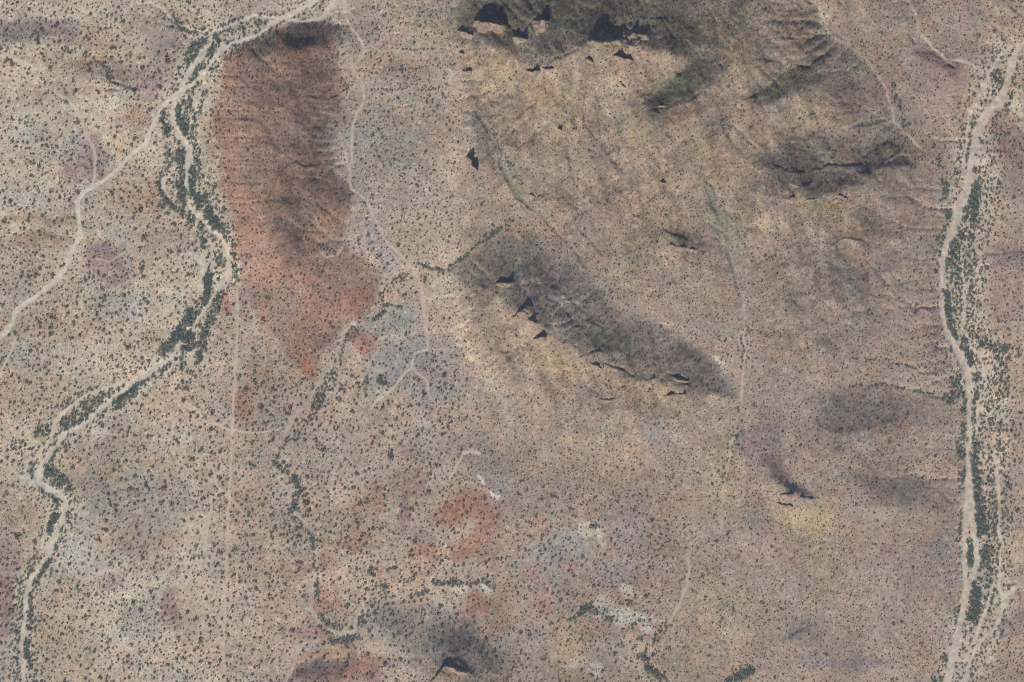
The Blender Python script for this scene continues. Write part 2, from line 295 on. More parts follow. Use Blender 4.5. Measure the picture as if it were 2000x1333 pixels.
BASE = relief(PX * .35 + GX * .65, PY * .35 + GY * .65)
HILL = ss(6, 24, BASE)                                   # how much of a hill a place is
far_out = np.maximum(np.maximum(-GX, GX - 2000), np.maximum(-GY, GY - 1333))
DU, DV = GX - .38 * GY + 9 * fbm(GX, GY, 18, 50, 3), GY + .2 * GX                 # slopes are scored downhill, a little east of south
scarp = fbm(GX, GY, 19, 75, 3); scarp2 = fbm(GX, GY, 20, 40, 3)
HILLW = ss(3, 18, BASE)
QX, QY = GX + 3 * fbm(GX, GY, 28, 24, 3), GY + 3 * fbm(GX, GY, 29, 24, 3)
Z = relief(QX, QY, RE) + HILLW * (.5 * fbm(GX, GY, 13, 16, 3) + .25 * fbm(GX, GY, 26, 7, 2))
DRAIN = relief(QX, QY, np.log(AREA)); GUT = ss(3.4, 5.6, DRAIN) * ss(60, 0, far_out)          # where the rills have gathered into gullies
Z = Z + HILL * (1.9 * ss(-.02, .02, scarp) * ss(.0, .4, fbm(GX, GY, 24, 70, 2)) + 1.3 * ss(-.015, .015, scarp2 - .3) * ss(.0, .4, fbm(GX, GY, 27, 60, 2)))
Z = Z + (1 - HILL) * (.9 * fbm(GX, GY, 14, 120, 3)) + .16 * fbm(GX, GY, 16, 7, 2)
Z = (BASE + (Z - BASE) * ss(900, 60, far_out)) * ss(6000, 200, far_out) + ss(200, 6000, far_out) * 30 * fbm(GX, GY, 17, 4000, 3)

# ------------------------------------------------------------------ what the ground is made of
washes = {'west': stroke(WASH_WEST) + .5, 'head': stroke(WASH_WEST_HEAD) + .5, 'north': stroke(WASH_NORTH) + .7, 'east': stroke(WASH_EAST) + .5}
braid = {k: stroke(v) + (.8 if k in ('east_h', 'east_i') else 0) for k, v in BRAIDS.items()}
gullies = {'south': stroke(GULLY_SOUTH), 'south_b': stroke(GULLY_SOUTH_B), 'mid': stroke(GULLY_MID), 'east': stroke(GULLY_EAST)}
roads = {'main': stroke(ROAD_MAIN) + .6, 'centre': stroke(TRACK_CENTRE), 'fence': stroke(TRACK_FENCE)}
spurs = [stroke(s) for s in SPURS]
for d in list(washes.values()): Z -= .8 * ss(3, -2, d)
for d in list(roads.values()): Z -= .25 * ss(2, -1, d)

_w = WX, WY
WX, WY = GX + 7 * fbm(GX, GY, 5, 42, 3), GY + 7 * fbm(GX, GY, 6, 42, 3)              # ravines wander more than roads
ravines = [stroke(l) for l, _, _ in RAVINES]; scree = [stroke(l) for l in SCREE]
WX, WY = _w
BROKEN = ss(-.45, .35, fbm(GX, GY, 49, 26, 3))
for d, (_, depth, _c) in zip(ravines, RAVINES): Z -= depth * ss(3.5, -1.5, d) * (.35 + .65 * BROKEN)
RED_HILL = [(432,110),(470,88),(560,58),(645,45),(668,75),(672,190),(655,235),(655,320),(688,350),(690,420),(672,470),(740,545),(742,590),(690,636),(650,690),(600,735),
            (560,715),(530,640),(480,570),(458,500),(440,430),(434,330),(424,230)]
CENTRAL_HILL = [(880,500),(930,464),(1000,459),(1070,482),(1120,510),(1170,560),(1200,600),(1260,624),(1310,641),(1360,680),(1400,716),(1444,772),(1380,820),(1250,850),
                (1120,850),(1000,790),(930,700),(890,620),(870,560)]
NORTH_RIDGE = [(886,-40),(892,100),(900,200),(905,280),(935,335),(1000,395),(1080,400),(1180,420),(1290,440),(1400,400),(1440,300),(1480,230),(1560,200),(1650,155),(1620,60),(1560,-40)]
EAST_HILL = [(1480,300),(1540,258),(1600,246),(1665,262),(1720,246),(1770,275),(1790,320),(1740,400),(1640,440),(1520,440),(1480,390)]
CRAG_HILL = [(1480,846),(1512,872),(1550,938),(1574,956),(1612,985),(1610,1020),(1540,1010),(1490,960),(1466,890)]
BUTTE = [(700,1242),(770,1186),(850,1172),(900,1198),(962,1250),(1002,1300),(1012,1400),(780,1400),(740,1290)]
SOUTH_HILL = [(1560,768),(1640,752),(1720,752),(1790,770),(1800,812),(1720,870),(1640,890),(1580,850)]

BREAK = .22 * fbm(GX, GY, 46, 70, 2) + .2 * fbm(GX, GY, 38, 26, 3) + .2 * fbm(GX, GY, 39, 7, 2) + .16 * HILL * fbm(DU, DV * .3, 40, 16, 3)
sd_red = 22 * BREAK + polygon(RED_HILL, PX, PY)
col = np.empty(SHAPE + (3,)); col[:] = (172, 155, 140)
def paint(w, c, a=1.0):
    global col
    w = (np.clip(w, 0, 1) * a)[..., None]; col = col * (1 - w) + np.array(c, float) * w
def patch(cx, cy, rx, ry, c, a=.8, rot=0, soft=.45):
    ca, sa = math.cos(math.radians(rot)), math.sin(math.radians(rot))
    m = 2.3 * max(rx, ry) + 30                                   # nothing of it reaches farther
    i0, i1 = np.searchsorted(XS, [cx - m, cx + m]); j0, j1 = np.searchsorted(YS, [cy - m, cy + m])
    dx, dy = PX[j0:j1, i0:i1] - cx, PY[j0:j1, i0:i1] - cy
    r = np.hypot((dx * ca + dy * sa) / rx, (-dx * sa + dy * ca) / ry) + BREAK[j0:j1, i0:i1]
    w = (ss(1 + soft, 1 - soft, r) * a)[..., None]
    col[j0:j1, i0:i1] = col[j0:j1, i0:i1] * (1 - w) + np.array(c, float) * w

# broad tones
paint(ss(520, 380, PX), (178, 164, 147), 1)
paint(ss(880, 960, PX) * ss(1500, 1350, PX), (160, 143, 129), .9)
paint(ss(1380, 1480, PX), (157, 141, 129), .9)
paint(ss(1900, 1960, PX), (165, 148, 134), .8)
for args in [
 # west: mauve gravels, ochre flats, pale silts, painted shade of a low rise
 (320,95,42,62,(155,144,136),.7),(300,150,25,30,(152,138,136),.6),(60,58,75,24,(138,126,124),.75),(150,60,60,18,(146,132,126),.6),(215,132,70,22,(144,130,124),.7,12),  # westernmost oval: a low rise's north-face shade put into the soil colour
 (180,290,32,42,(153,136,132),.85),(132,345,15,62,(149,136,134),.85,5),(150,330,35,24,(150,134,134),.6),(208,508,36,48,(149,132,128),.85,-30),(235,525,18,20,(151,126,120),.6),
 (185,488,30,14,(142,128,132),.7),(8,1195,26,150,(158,136,131),.7),(0,1180,14,40,(166,136,128),.6),(340,1183,18,32,(150,124,122),.8,-15),(215,1128,30,16,(148,132,132),.7),
 (80,420,110,9,(156,138,120),.7),(90,468,100,11,(152,134,116),.75),(300,375,60,34,(170,148,130),.8),(262,236,24,26,(174,150,130),.8),(250,290,26,18,(178,156,130),.6),
 (80,640,90,38,(170,148,128),.7),(60,760,90,50,(170,148,130),.6),(190,90,40,40,(172,154,132),.7),(90,120,110,22,(162,146,126),.6),(100,190,90,20,(162,146,128),.5),
 (60,270,80,60,(172,164,152),.7),(90,370,90,30,(174,164,152),.7),(240,600,50,35,(160,154,148),.7),(70,690,60,50,(164,154,144),.5),(230,455,30,14,(166,162,154),.7),
 (220,905,120,60,(170,152,134),.5),(160,870,60,20,(162,148,136),.5),(260,1000,120,60,(160,150,142),.5),(300,1060,80,25,(172,148,132),.5),(170,1250,80,60,(172,154,136),.55),
 (110,1220,30,60,(178,160,136),.6),(240,1240,40,25,(174,168,160),.6),(320,1310,50,20,(174,166,158),.6),(280,1190,40,40,(146,138,130),.6),(150,1080,50,40,(170,164,158),.6),
 (380,1260,30,80,(172,150,134),.5),(40,1020,50,40,(172,150,130),.5),(330,790,60,30,(170,150,130),.5),(120,830,15,10,(151,136,134),.6),(155,828,28,8,(153,134,134),.7,-15),
 (200,837,14,5,(190,178,174),.8),(430,770,30,60,(158,146,138),.5),(490,1180,40,140,(164,150,136),.5),(500,920,60,90,(160,144,130),.4),
 (40,590,30,30,(166,156,148),.5),(20,540,40,40,(170,156,142),.5),(330,480,60,30,(172,154,136),.5),(400,280,12,60,(172,156,138),.6),(420,200,14,100,(170,148,130),.5),
 (370,520,30,40,(182,168,150),.6),(160,540,8,40,(184,160,136),.55),(85,680,9,60,(178,154,132),.6),(75,1195,30,40,(170,154,138),.4),
]: patch(*args)
# flood plains
fl = np.minimum(stroke([(p[0], p[1]) for p in WASH_WEST], 14, 90), stroke([(p[0], p[1]) for p in ROAD_MAIN[:8]], 14, 90))
paint(ss(26, -6, fl + 10 * fbm(GX, GY, 21, 40, 3)), (188, 174, 155), .8)
fe = stroke([(1950,120),(1930,200),(1905,300),(1905,400),(1885,500),(1880,600),(1900,680),(1925,760),(1925,900),(1925,1000),(1925,1100),(1925,1200),(1885,1300)], 46, 90)
paint(ss(22, -14, fe + 10 * fbm(GX, GY, 22, 40, 3)), (184, 168, 151), .85)
# red hill
paint(ss(8, -8, sd_red), (154, 128, 116), .95)
edge = stroke([(438,130),(445,240),(452,350),(472,430),(505,495),(560,545),(600,590)], 18, 80)
paint(ss(30, -14, edge + 22 * fbm(GX, GY, 23, 50, 4)) * ss(10, -8, sd_red), (164, 130, 116), .8)
for args in [
 (560,130,90,60,(146,122,112),.6),(600,250,50,130,(146,124,113),.6),(640,380,40,50,(130,112,106),.8),(585,400,36,70,(136,114,106),.7),(560,330,30,50,(134,114,108),.5),  # brown of the east flank, with its shading put into the colour
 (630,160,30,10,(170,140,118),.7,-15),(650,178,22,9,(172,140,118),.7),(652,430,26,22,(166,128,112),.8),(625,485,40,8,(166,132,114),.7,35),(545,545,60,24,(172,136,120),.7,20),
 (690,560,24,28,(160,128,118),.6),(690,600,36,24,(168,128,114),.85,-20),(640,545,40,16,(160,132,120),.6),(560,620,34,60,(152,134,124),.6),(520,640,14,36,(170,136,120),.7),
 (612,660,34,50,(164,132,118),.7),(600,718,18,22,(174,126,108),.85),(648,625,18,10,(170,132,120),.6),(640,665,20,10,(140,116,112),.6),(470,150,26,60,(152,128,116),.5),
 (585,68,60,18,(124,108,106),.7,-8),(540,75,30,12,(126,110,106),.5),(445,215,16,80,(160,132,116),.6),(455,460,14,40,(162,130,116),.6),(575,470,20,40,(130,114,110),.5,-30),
 # reds farther south
 (709,673,29,26,(158,122,112),.9,0,.2),(710,695,22,5,(176,124,114),.8),(478,782,20,24,(166,128,114),.8),(470,600,14,50,(160,134,122),.6),(436,590,10,20,(168,126,116),.8),
 (500,750,40,40,(160,140,126),.5),(922,988,52,26,(164,126,112),.9,-8,.3),(938,1048,20,46,(160,124,112),.85,20,.35),(912,1090,22,20,(160,120,108),.8),(880,1005,24,20,(166,126,112),.8),
 (822,1100,26,36,(160,126,114),.85,30),(800,1125,26,30,(178,152,132),.8,40),(790,1140,40,14,(176,152,134),.7,-20),(650,1098,20,16,(168,136,122),.8),(643,1165,17,28,(174,138,122),.9),
 (703,1030,12,46,(168,134,118),.8),(690,1062,40,14,(160,128,114),.7),(735,985,18,16,(166,128,114),.7),(780,950,60,24,(156,132,122),.5),(790,1000,10,40,(146,120,116),.7),(745,1115,10,20,(170,134,120),.6),
 (932,1178,28,16,(166,126,112),.85,0,.25),(920,1200,12,24,(158,126,114),.8),(968,1210,22,60,(152,128,114),.7),(1060,1172,20,24,(174,142,130),.85),(1055,1205,14,24,(164,130,118),.8),(1030,1120,12,14,(172,138,126),.7),
 (628,1280,46,14,(178,144,120),.85,-18),(660,1320,90,22,(150,120,114),.85,-12),(620,1308,60,14,(116,104,104),.8,-14),(600,1238,36,26,(140,122,118),.7),(680,1290,14,40,(150,120,116),.6),
 (1052,1028,10,16,(170,134,118),.8),(1140,1108,20,20,(170,142,128),.8),(1165,1080,24,18,(158,138,126),.6),(590,1110,14,14,(178,152,132),.6),(540,1130,40,40,(166,144,128),.5),
 (680,1020,60,30,(152,138,126),.6),(830,1045,30,14,(140,126,122),.6),(960,1090,24,24,(146,126,120),.7),
 # greys and mauves of the middle ground
 (745,255,80,46,(146,140,130),.8),(715,330,30,70,(152,144,134),.75),(775,330,70,60,(152,144,132),.6),(650,250,20,60,(142,130,122),.5),(725,420,36,40,(154,146,138),.7),(745,470,34,34,(156,144,140),.75),
 (748,510,24,34,(156,146,142),.7),(770,620,50,20,(150,146,136),.8),(760,640,40,24,(150,148,138),.7),(790,690,60,50,(152,145,142),.85),(830,730,60,50,(150,142,140),.7),(745,680,20,30,(156,152,144),.7),
 (730,740,24,20,(150,148,142),.7),(900,560,60,40,(152,138,126),.5),(800,570,30,30,(158,138,126),.6),(850,550,36,34,(180,164,140),.6),(700,30,30,60,(152,138,130),.6),(720,70,40,40,(148,136,130),.5),
 (790,130,90,14,(164,144,130),.6),(760,127,30,8,(172,146,128),.7),(790,190,70,16,(168,152,132),.6),(780,150,70,10,(150,138,132),.5),(850,60,50,50,(164,150,132),.6),(830,470,70,50,(166,150,132),.6),
 (840,870,60,40,(152,140,132),.5),(960,900,50,50,(150,144,138),.7),(930,870,70,40,(150,138,132),.5),(1000,960,60,40,(152,144,140),.5),(1090,1075,54,44,(150,146,140),.8),(1030,1090,40,24,(150,144,140),.6),
 (1225,1030,34,66,(150,138,138),.75),(1300,1100,60,50,(158,140,130),.6),(1190,1120,30,30,(152,142,140),.6),(1030,1270,50,60,(150,142,138),.6),(1095,1140,50,20,(150,142,136),.5),(1120,1190,40,30,(150,142,138),.5),
 (1150,960,60,30,(158,142,132),.5),(640,880,60,50,(160,150,138),.4),(700,830,60,40,(166,152,138),.4),(610,960,30,60,(164,148,132),.4),
 (1120,1240,44,34,(172,152,128),.7),(1400,1200,80,90,(168,152,134),.6),(1330,1290,80,40,(172,156,138),.5),(1410,900,30,50,(174,156,130),.5),(1380,960,30,24,(172,154,130),.5),
 # pale earth
 (942,940,7,16,(206,200,190),.9,-30,.3),(962,966,14,5,(202,194,186),.85,35,.3),(925,884,14,4,(196,188,180),.7),(905,1152,9,5,(196,188,172),.85),(948,1150,12,10,(196,188,170),.85),
 (1140,1040,20,12,(186,176,158),.75,30),(1168,1052,9,18,(190,182,164),.8),(1230,1150,18,14,(188,180,164),.8),(1250,1218,36,14,(192,182,168),.85),(1262,1238,18,10,(200,190,176),.8),(1170,1180,20,16,(180,172,162),.7),
 (1215,1205,20,14,(182,172,158),.7),(1155,1310,18,12,(192,184,172),.75),(1125,1290,20,14,(180,170,156),.6),(1200,1270,60,24,(176,164,148),.5),(1398,705,10,9,(196,184,162),.85),(1312,640,20,5,(196,184,164),.7,18),
 (925,680,10,7,(196,180,152),.8),(905,655,14,12,(184,168,140),.6),(925,708,16,10,(196,182,154),.7,35),(960,745,20,30,(170,154,132),.5),(920,570,8,6,(196,180,140),.8),(975,600,8,40,(176,160,136),.7),
 (745,770,10,20,(188,176,158),.6),(1590,40,14,26,(186,172,150),.65),(1568,60,12,6,(190,176,156),.7),(1985,200,14,24,(196,180,150),.8,-35),(1950,18,26,8,(190,172,146),.7,35),(1975,70,20,7,(184,166,142),.7,35),
 (1990,1070,16,30,(184,164,140),.7),(1950,1070,10,10,(176,160,140),.5),(490,1035,16,20,(182,160,138),.6),(525,1050,14,26,(180,164,142),.6),(590,1065,12,16,(178,160,138),.7),
 # north ridge
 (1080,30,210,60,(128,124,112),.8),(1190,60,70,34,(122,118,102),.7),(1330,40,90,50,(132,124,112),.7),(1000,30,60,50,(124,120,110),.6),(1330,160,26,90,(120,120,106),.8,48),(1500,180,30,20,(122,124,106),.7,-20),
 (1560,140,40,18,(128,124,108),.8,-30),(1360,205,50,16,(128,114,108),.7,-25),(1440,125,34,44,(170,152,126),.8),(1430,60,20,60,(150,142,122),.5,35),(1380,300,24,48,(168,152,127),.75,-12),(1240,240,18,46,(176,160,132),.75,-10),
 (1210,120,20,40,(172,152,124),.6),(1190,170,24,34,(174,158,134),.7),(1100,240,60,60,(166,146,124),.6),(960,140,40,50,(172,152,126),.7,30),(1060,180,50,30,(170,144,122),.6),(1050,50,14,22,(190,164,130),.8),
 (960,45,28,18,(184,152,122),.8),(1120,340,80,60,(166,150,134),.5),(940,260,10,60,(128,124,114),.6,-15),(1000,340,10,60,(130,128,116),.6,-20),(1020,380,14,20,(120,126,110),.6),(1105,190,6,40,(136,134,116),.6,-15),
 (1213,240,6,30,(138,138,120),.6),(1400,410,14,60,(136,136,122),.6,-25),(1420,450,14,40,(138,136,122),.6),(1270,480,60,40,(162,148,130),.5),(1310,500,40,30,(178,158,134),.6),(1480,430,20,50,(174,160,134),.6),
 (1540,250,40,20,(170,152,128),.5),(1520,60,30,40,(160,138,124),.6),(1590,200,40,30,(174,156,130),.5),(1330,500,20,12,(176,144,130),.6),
 # east
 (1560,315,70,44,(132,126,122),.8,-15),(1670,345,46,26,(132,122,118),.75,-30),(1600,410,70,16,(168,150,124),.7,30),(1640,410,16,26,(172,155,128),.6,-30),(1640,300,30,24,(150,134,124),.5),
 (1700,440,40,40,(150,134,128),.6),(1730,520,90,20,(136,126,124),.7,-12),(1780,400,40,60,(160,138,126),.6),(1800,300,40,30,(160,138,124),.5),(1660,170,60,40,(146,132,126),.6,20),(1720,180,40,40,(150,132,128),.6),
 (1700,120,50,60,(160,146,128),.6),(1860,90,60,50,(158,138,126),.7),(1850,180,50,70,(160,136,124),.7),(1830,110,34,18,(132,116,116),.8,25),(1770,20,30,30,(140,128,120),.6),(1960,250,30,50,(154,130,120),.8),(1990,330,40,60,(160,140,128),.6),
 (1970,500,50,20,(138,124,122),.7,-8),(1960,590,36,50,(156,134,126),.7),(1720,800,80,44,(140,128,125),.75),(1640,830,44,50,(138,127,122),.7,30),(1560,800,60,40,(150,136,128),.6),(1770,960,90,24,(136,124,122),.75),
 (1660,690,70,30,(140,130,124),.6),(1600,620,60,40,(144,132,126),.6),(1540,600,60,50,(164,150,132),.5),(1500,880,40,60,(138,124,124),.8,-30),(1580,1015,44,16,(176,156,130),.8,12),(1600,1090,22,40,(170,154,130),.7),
 (1615,1010,16,40,(176,164,134),.6),(1520,1060,40,24,(158,138,130),.6),(1780,1100,60,40,(152,136,132),.5),(1640,1180,60,60,(158,144,128),.5),(1560,1225,36,12,(134,124,124),.7,-25),(1640,1295,80,16,(136,126,128),.7),
 (1750,1250,60,40,(160,142,128),.5),(1850,1100,30,60,(150,136,132),.5),(1980,1230,36,26,(138,126,124),.7),(1970,1265,26,16,(168,144,124),.7),(1960,980,40,60,(164,148,134),.5),(1980,740,30,50,(168,146,126),.6),
 (1920,1240,30,30,(160,148,138),.5),(1700,940,40,30,(146,132,126),.5),(1380,830,60,40,(150,138,128),.6),(1820,690,24,24,(152,134,126),.7),
 # central ridge
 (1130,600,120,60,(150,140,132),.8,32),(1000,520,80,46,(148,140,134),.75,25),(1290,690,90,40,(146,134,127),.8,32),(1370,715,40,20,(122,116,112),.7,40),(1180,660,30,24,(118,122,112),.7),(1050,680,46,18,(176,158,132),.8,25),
 (1030,650,18,16,(194,174,144),.7),(1100,720,60,24,(170,150,124),.7,15),(1110,800,60,30,(164,146,134),.5),(1200,770,80,16,(146,132,122),.6,15),(1290,770,40,16,(172,156,128),.6),(960,640,40,60,(152,138,126),.5),
 (940,540,40,50,(140,128,120),.7),(1200,840,60,30,(164,150,134),.4),(1290,850,40,40,(150,142,140),.6,40),(1310,840,8,40,(184,172,150),.6,-40),(1110,870,16,14,(180,156,130),.6),(1000,820,30,60,(158,146,134),.4),
 # butte
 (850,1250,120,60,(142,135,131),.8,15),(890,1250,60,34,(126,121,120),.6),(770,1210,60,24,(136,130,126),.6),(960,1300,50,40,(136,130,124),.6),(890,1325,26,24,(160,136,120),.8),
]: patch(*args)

# mottling
dif = col - np.array([163., 147, 133]); dl = dif.mean(-1, keepdims=True)
col = np.array([168., 149.5, 132.5]) + 1.2 * dl + .95 * (dif - dl)
grain = rng.normal(size=SHAPE) * ss(120, 0, far_out); near = ss(700, 60, far_out)
g = (1 + .062 * near * fbm(GX, GY, 31, 55, 5) + .035 * fbm(GX, GY, 45, 170, 3) + near * (.06 * fbm(GX, GY, 32, 9, 3) + .05 * fbm(GX, GY, 43, 4, 2)) + near * HILLW * (.10 * fbm(DU, DV * .3, 33, 20, 4) + .055 * fbm(GX, GY, 44, 30, 3) + .06 * fbm(GX, GY, 50, 6, 2))) * (1 + .06 * grain)
hue = near * fbm(GX, GY, 34, 38, 4); hue2 = near * fbm(GX, GY, 35, 17, 3)
col = col * g[..., None]
col = col + (hue * 3.2)[..., None] * np.array([1.2, -.2, -1.2]) + (hue2 * 2.4)[..., None] * np.array([1.0, -.4, .1])
# dark greenish growth and pale scours in the small drainages
paint(GUT * HILLW * ss(-.5, .6, hue + hue2), (134, 130, 114), .45)
paint(ss(4.6, 6.4, DRAIN) * (1 - HILLW) * near, (186, 171, 153), .5)
rough = 3.5 * fbm(GX, GY, 47, 9, 3)
for d, (_, _d, c) in zip(ravines, RAVINES): paint(ss(4, -2, d + .9 * rough) * (.25 + .75 * BROKEN), c, .7)
for d in scree: paint(ss(4, -3, d + 1.3 * rough + 3 * fbm(DU, DV * .3, 48, 12, 2)), (184, 166, 138), .6)
# sand and wheel tracks
n1 = 1.1 * fbm(GX, GY, 41, 10, 2)
for k, d in gullies.items(): paint(ss(1.4, -1.2, d + n1 * 1.8) * (.3 + .7 * BROKEN), (190, 175, 158), .85)
for k, d in braid.items(): paint(ss(2.0, -1.4, d + n1 * 1.6) * (.45 + .55 * BROKEN), (206, 193, 174) if k[0] == 'w' else (200, 185, 168), .95)
for k, d in washes.items(): paint(ss(2.0, -1.6, d + n1), (203, 191, 173) if k != 'east' else (197, 181, 165), .95)
bars = np.minimum.reduce(list(washes.values()))
paint(ss(1, -2, bars) * ss(.15, .5, fbm(GX, GY, 66, 15, 3)), (180, 165, 148), .6)
for d in spurs: paint(ss(1.8, -.6, d), (204, 187, 166), .78)
paint(ss(1.4, -.8, roads['centre']), (192, 174, 157), .9); paint(ss(1.8, -.4, roads['fence']), (200, 178, 157), .9)
paint(ss(1.8, -1.5, roads['main'] + n1 * .6), (206, 195, 178), .95)
sandy = np.minimum.reduce(list(washes.values()) + list(braid.values()) + list(roads.values()))
streak = 1 + .06 * fbm(GX, GY, 42, 6, 2)
col = np.where((sandy < 0)[..., None], col * streak[..., None], col)
col = col * (1 - .13 * HILLW)[..., None]           # the hills are built of darker, varnished rock
ALB = np.clip(albedo(col), .01, .9)

# ------------------------------------------------------------------ materials
def new_mat(name):
    m = bpy.data.materials.new(name); m.use_nodes = True; nt = m.node_tree
    b = nt.nodes["Principled BSDF"]; b.inputs["Roughness"].default_value = 1; b.inputs["Specular IOR Level"].default_value = .05
    return m, nt, b
def ground_mat(name, grain, amount, bump):
    m, nt, b = new_mat(name); N, L = nt.nodes.new, nt.links.new
    a = N("ShaderNodeAttribute"); a.attribute_name = "soil"
    tc = N("ShaderNodeTexCoord")
    n = N("ShaderNodeTexNoise"); n.inputs["Scale"].default_value = grain; n.inputs["Detail"].default_value = 3; n.inputs["Roughness"].default_value = .65
    L(tc.outputs["Object"], n.inputs["Vector"])
    r = N("ShaderNodeMapRange"); r.inputs[1].default_value = .3; r.inputs[2].default_value = .7; r.inputs[3].default_value = 1 - amount; r.inputs[4].default_value = 1 + amount
    L(n.outputs["Fac"], r.inputs[0])
    v = N("ShaderNodeVectorMath"); v.operation = 'SCALE'
    L(a.outputs["Color"], v.inputs[0]); L(r.outputs[0], v.inputs[3]); L(v.outputs[0], b.inputs["Base Color"])
    bp = N("ShaderNodeBump"); bp.inputs["Strength"].default_value = bump; bp.inputs["Distance"].default_value = .35
    L(n.outputs["Fac"], bp.inputs["Height"]); L(bp.outputs[0], b.inputs["Normal"])
    return m
M_SOIL = ground_mat("desert_soil", .45, .17, .35)
M_SAND = ground_mat("wash_sand", .3, .07, .12)
def plant_mat(name, cols):
    m, nt, b = new_mat(name); N, L = nt.nodes.new, nt.links.new
    oi = N("ShaderNodeObjectInfo"); cr = N("ShaderNodeValToRGB"); e = cr.color_ramp.elements
    cs = [tuple(albedo(c)) + (1,) for c in cols]
    e[0].position = 0; e[0].color = cs[0]; e[1].position = 1; e[1].color = cs[-1]
    for i, c in enumerate(cs[1:-1]): q = e.new((i + 1) / (len(cs) - 1)); q.color = c
    L(oi.outputs["Random"], cr.inputs[0])
    gm = N("ShaderNodeNewGeometry"); r = N("ShaderNodeMapRange"); r.inputs[3].default_value = .75; r.inputs[4].default_value = 1.25
    L(gm.outputs["Random Per Island"], r.inputs[0])
    v = N("ShaderNodeVectorMath"); v.operation = 'SCALE'; L(cr.outputs[0], v.inputs[0]); L(r.outputs[0], v.inputs[3]); L(v.outputs[0], b.inputs["Base Color"])
    tr = N("ShaderNodeBsdfTranslucent"); L(v.outputs[0], tr.inputs[0]); mx = N("ShaderNodeMixShader"); mx.inputs[0].default_value = .4   # thin leaves let light through
    L(b.outputs[0], mx.inputs[1]); L(tr.outputs[0], mx.inputs[2]); L(mx.outputs[0], nt.nodes["Material Output"].inputs[0])
    return m
M_TREE = plant_mat("mesquite_leaves", [(118,130,122),(142,148,134),(112,134,128),(146,146,128),(130,136,132),(120,136,116)])
M_SHRUB = plant_mat("creosote_leaves", [(136,122,109),(140,129,114),(126,125,112),(132,119,111),(120,122,110)])
M_LOW = plant_mat("bursage_leaves", [(134,121,108),(140,125,112),(128,121,108),(134,116,106)])
M_BARK, _nt, _b = new_mat("grey_bark"); _b.inputs["Base Color"].default_value = (.09, .07, .055, 1)

def rock_mat():
    m, nt, b = new_mat("weathered_rock"); N, L = nt.nodes.new, nt.links.new
    tc = N("ShaderNodeTexCoord"); n = N("ShaderNodeTexNoise"); n.inputs["Scale"].default_value = .16; n.inputs["Detail"].default_value = 6; n.inputs["Roughness"].default_value = .7
    L(tc.outputs["Object"], n.inputs["Vector"])
    cr = N("ShaderNodeValToRGB"); e = cr.color_ramp.elements
    e[0].position = .32; e[0].color = tuple(albedo((112, 97, 88))) + (1,); e[1].position = .68; e[1].color = tuple(albedo((176, 156, 134))) + (1,)
    q = e.new(.5); q.color = tuple(albedo((146, 127, 112))) + (1,)
    L(n.outputs["Fac"], cr.inputs[0]); L(cr.outputs[0], b.inputs["Base Color"])
    n2 = N("ShaderNodeTexNoise"); n2.inputs["Scale"].default_value = .6; n2.inputs["Detail"].default_value = 5; L(tc.outputs["Object"], n2.inputs["Vector"])
    bp = N("ShaderNodeBump"); bp.inputs["Strength"].default_value = .6; bp.inputs["Distance"].default_value = .8
    L(n2.outputs["Fac"], bp.inputs["Height"]); L(bp.outputs[0], b.inputs["Normal"])
    return m
M_ROCK = rock_mat()

# ------------------------------------------------------------------ building the ground, split into its pieces
C = sc.collection
def place(px, py, z):                    # the point at height z on the line of sight through a photo pixel
    k = MPP * (ALT - z) / ALT
    return (px - 1000) * k, (666.5 - py) * k, z
VX, VY, VZ = place(GX, GY, Z)
VERT = np.stack([VX, VY, VZ], -1).reshape(-1, 3).astype(np.float32)
SOIL = np.concatenate([ALB, np.ones(SHAPE + (1,))], -1).reshape(-1, 4).astype(np.float32)
ny, nx = SHAPE
IDX = np.arange(ny * nx).reshape(ny, nx)
QUAD = np.stack([IDX[1:, :-1], IDX[1:, 1:], IDX[:-1, 1:], IDX[:-1, :-1]], -1)      # y runs down the photo
def face(f): return .25 * (f[1:, :-1] + f[1:, 1:] + f[:-1, 1:] + f[:-1, :-1])
def numpy_mesh(name, verts, quads):
    me = bpy.data.meshes.new(name); n, k = quads.shape
    me.vertices.add(len(verts)); me.vertices.foreach_set("co", np.ascontiguousarray(verts, np.float32).ravel())
    me.loops.add(n * k); me.loops.foreach_set("vertex_index", np.ascontiguousarray(quads, np.int32).ravel())
    me.polygons.add(n); me.polygons.foreach_set("loop_start", np.arange(0, n * k, k, dtype=np.int32))
    me.update(calc_edges=True)
    return me
def tag(o, label, cat=None, group=None, kind=None):
    o["label"] = label
    if cat: o["category"] = cat
    if group: o["group"] = group
    if kind: o["kind"] = kind
    return o
def sheet(name, mask, mat, label):
    q = QUAD[mask]
    if not len(q): return
    u, inv = np.unique(q, return_inverse=True)
    me = numpy_mesh(name, VERT[u], inv.reshape(-1, 4))
    ca = me.attributes.new("soil", 'FLOAT_COLOR', 'POINT'); ca.data.foreach_set("color", SOIL[u].ravel())
    me.materials.append(mat); me.shade_smooth()
    o = bpy.data.objects.new(name, me); C.objects.link(o)
    return tag(o, label, kind='structure')
left = np.ones((ny - 1, nx - 1), bool)
def take(mask):
    global left
    m = mask & left; left = left & ~mask; return m
fc = {k: face(v) for k, v in {**washes, **braid, **gullies, **roads}.items()}
sheet("dirt_road", take(fc['main'] < .6), M_SAND, "pale graded dirt road winding beside the wash and across the flats")
sheet("dry_wash", take(np.minimum.reduce([fc['west'], fc['head']] + [fc[k] for k in BRAIDS if k[0] == 'w']) < .6), M_SAND, "pale winding sandy wash lined with dark green trees, beside the dirt road")
sheet("dry_wash", take(fc['north'] < .6), M_SAND, "short curved sandy wash at the north foot of the red hill")
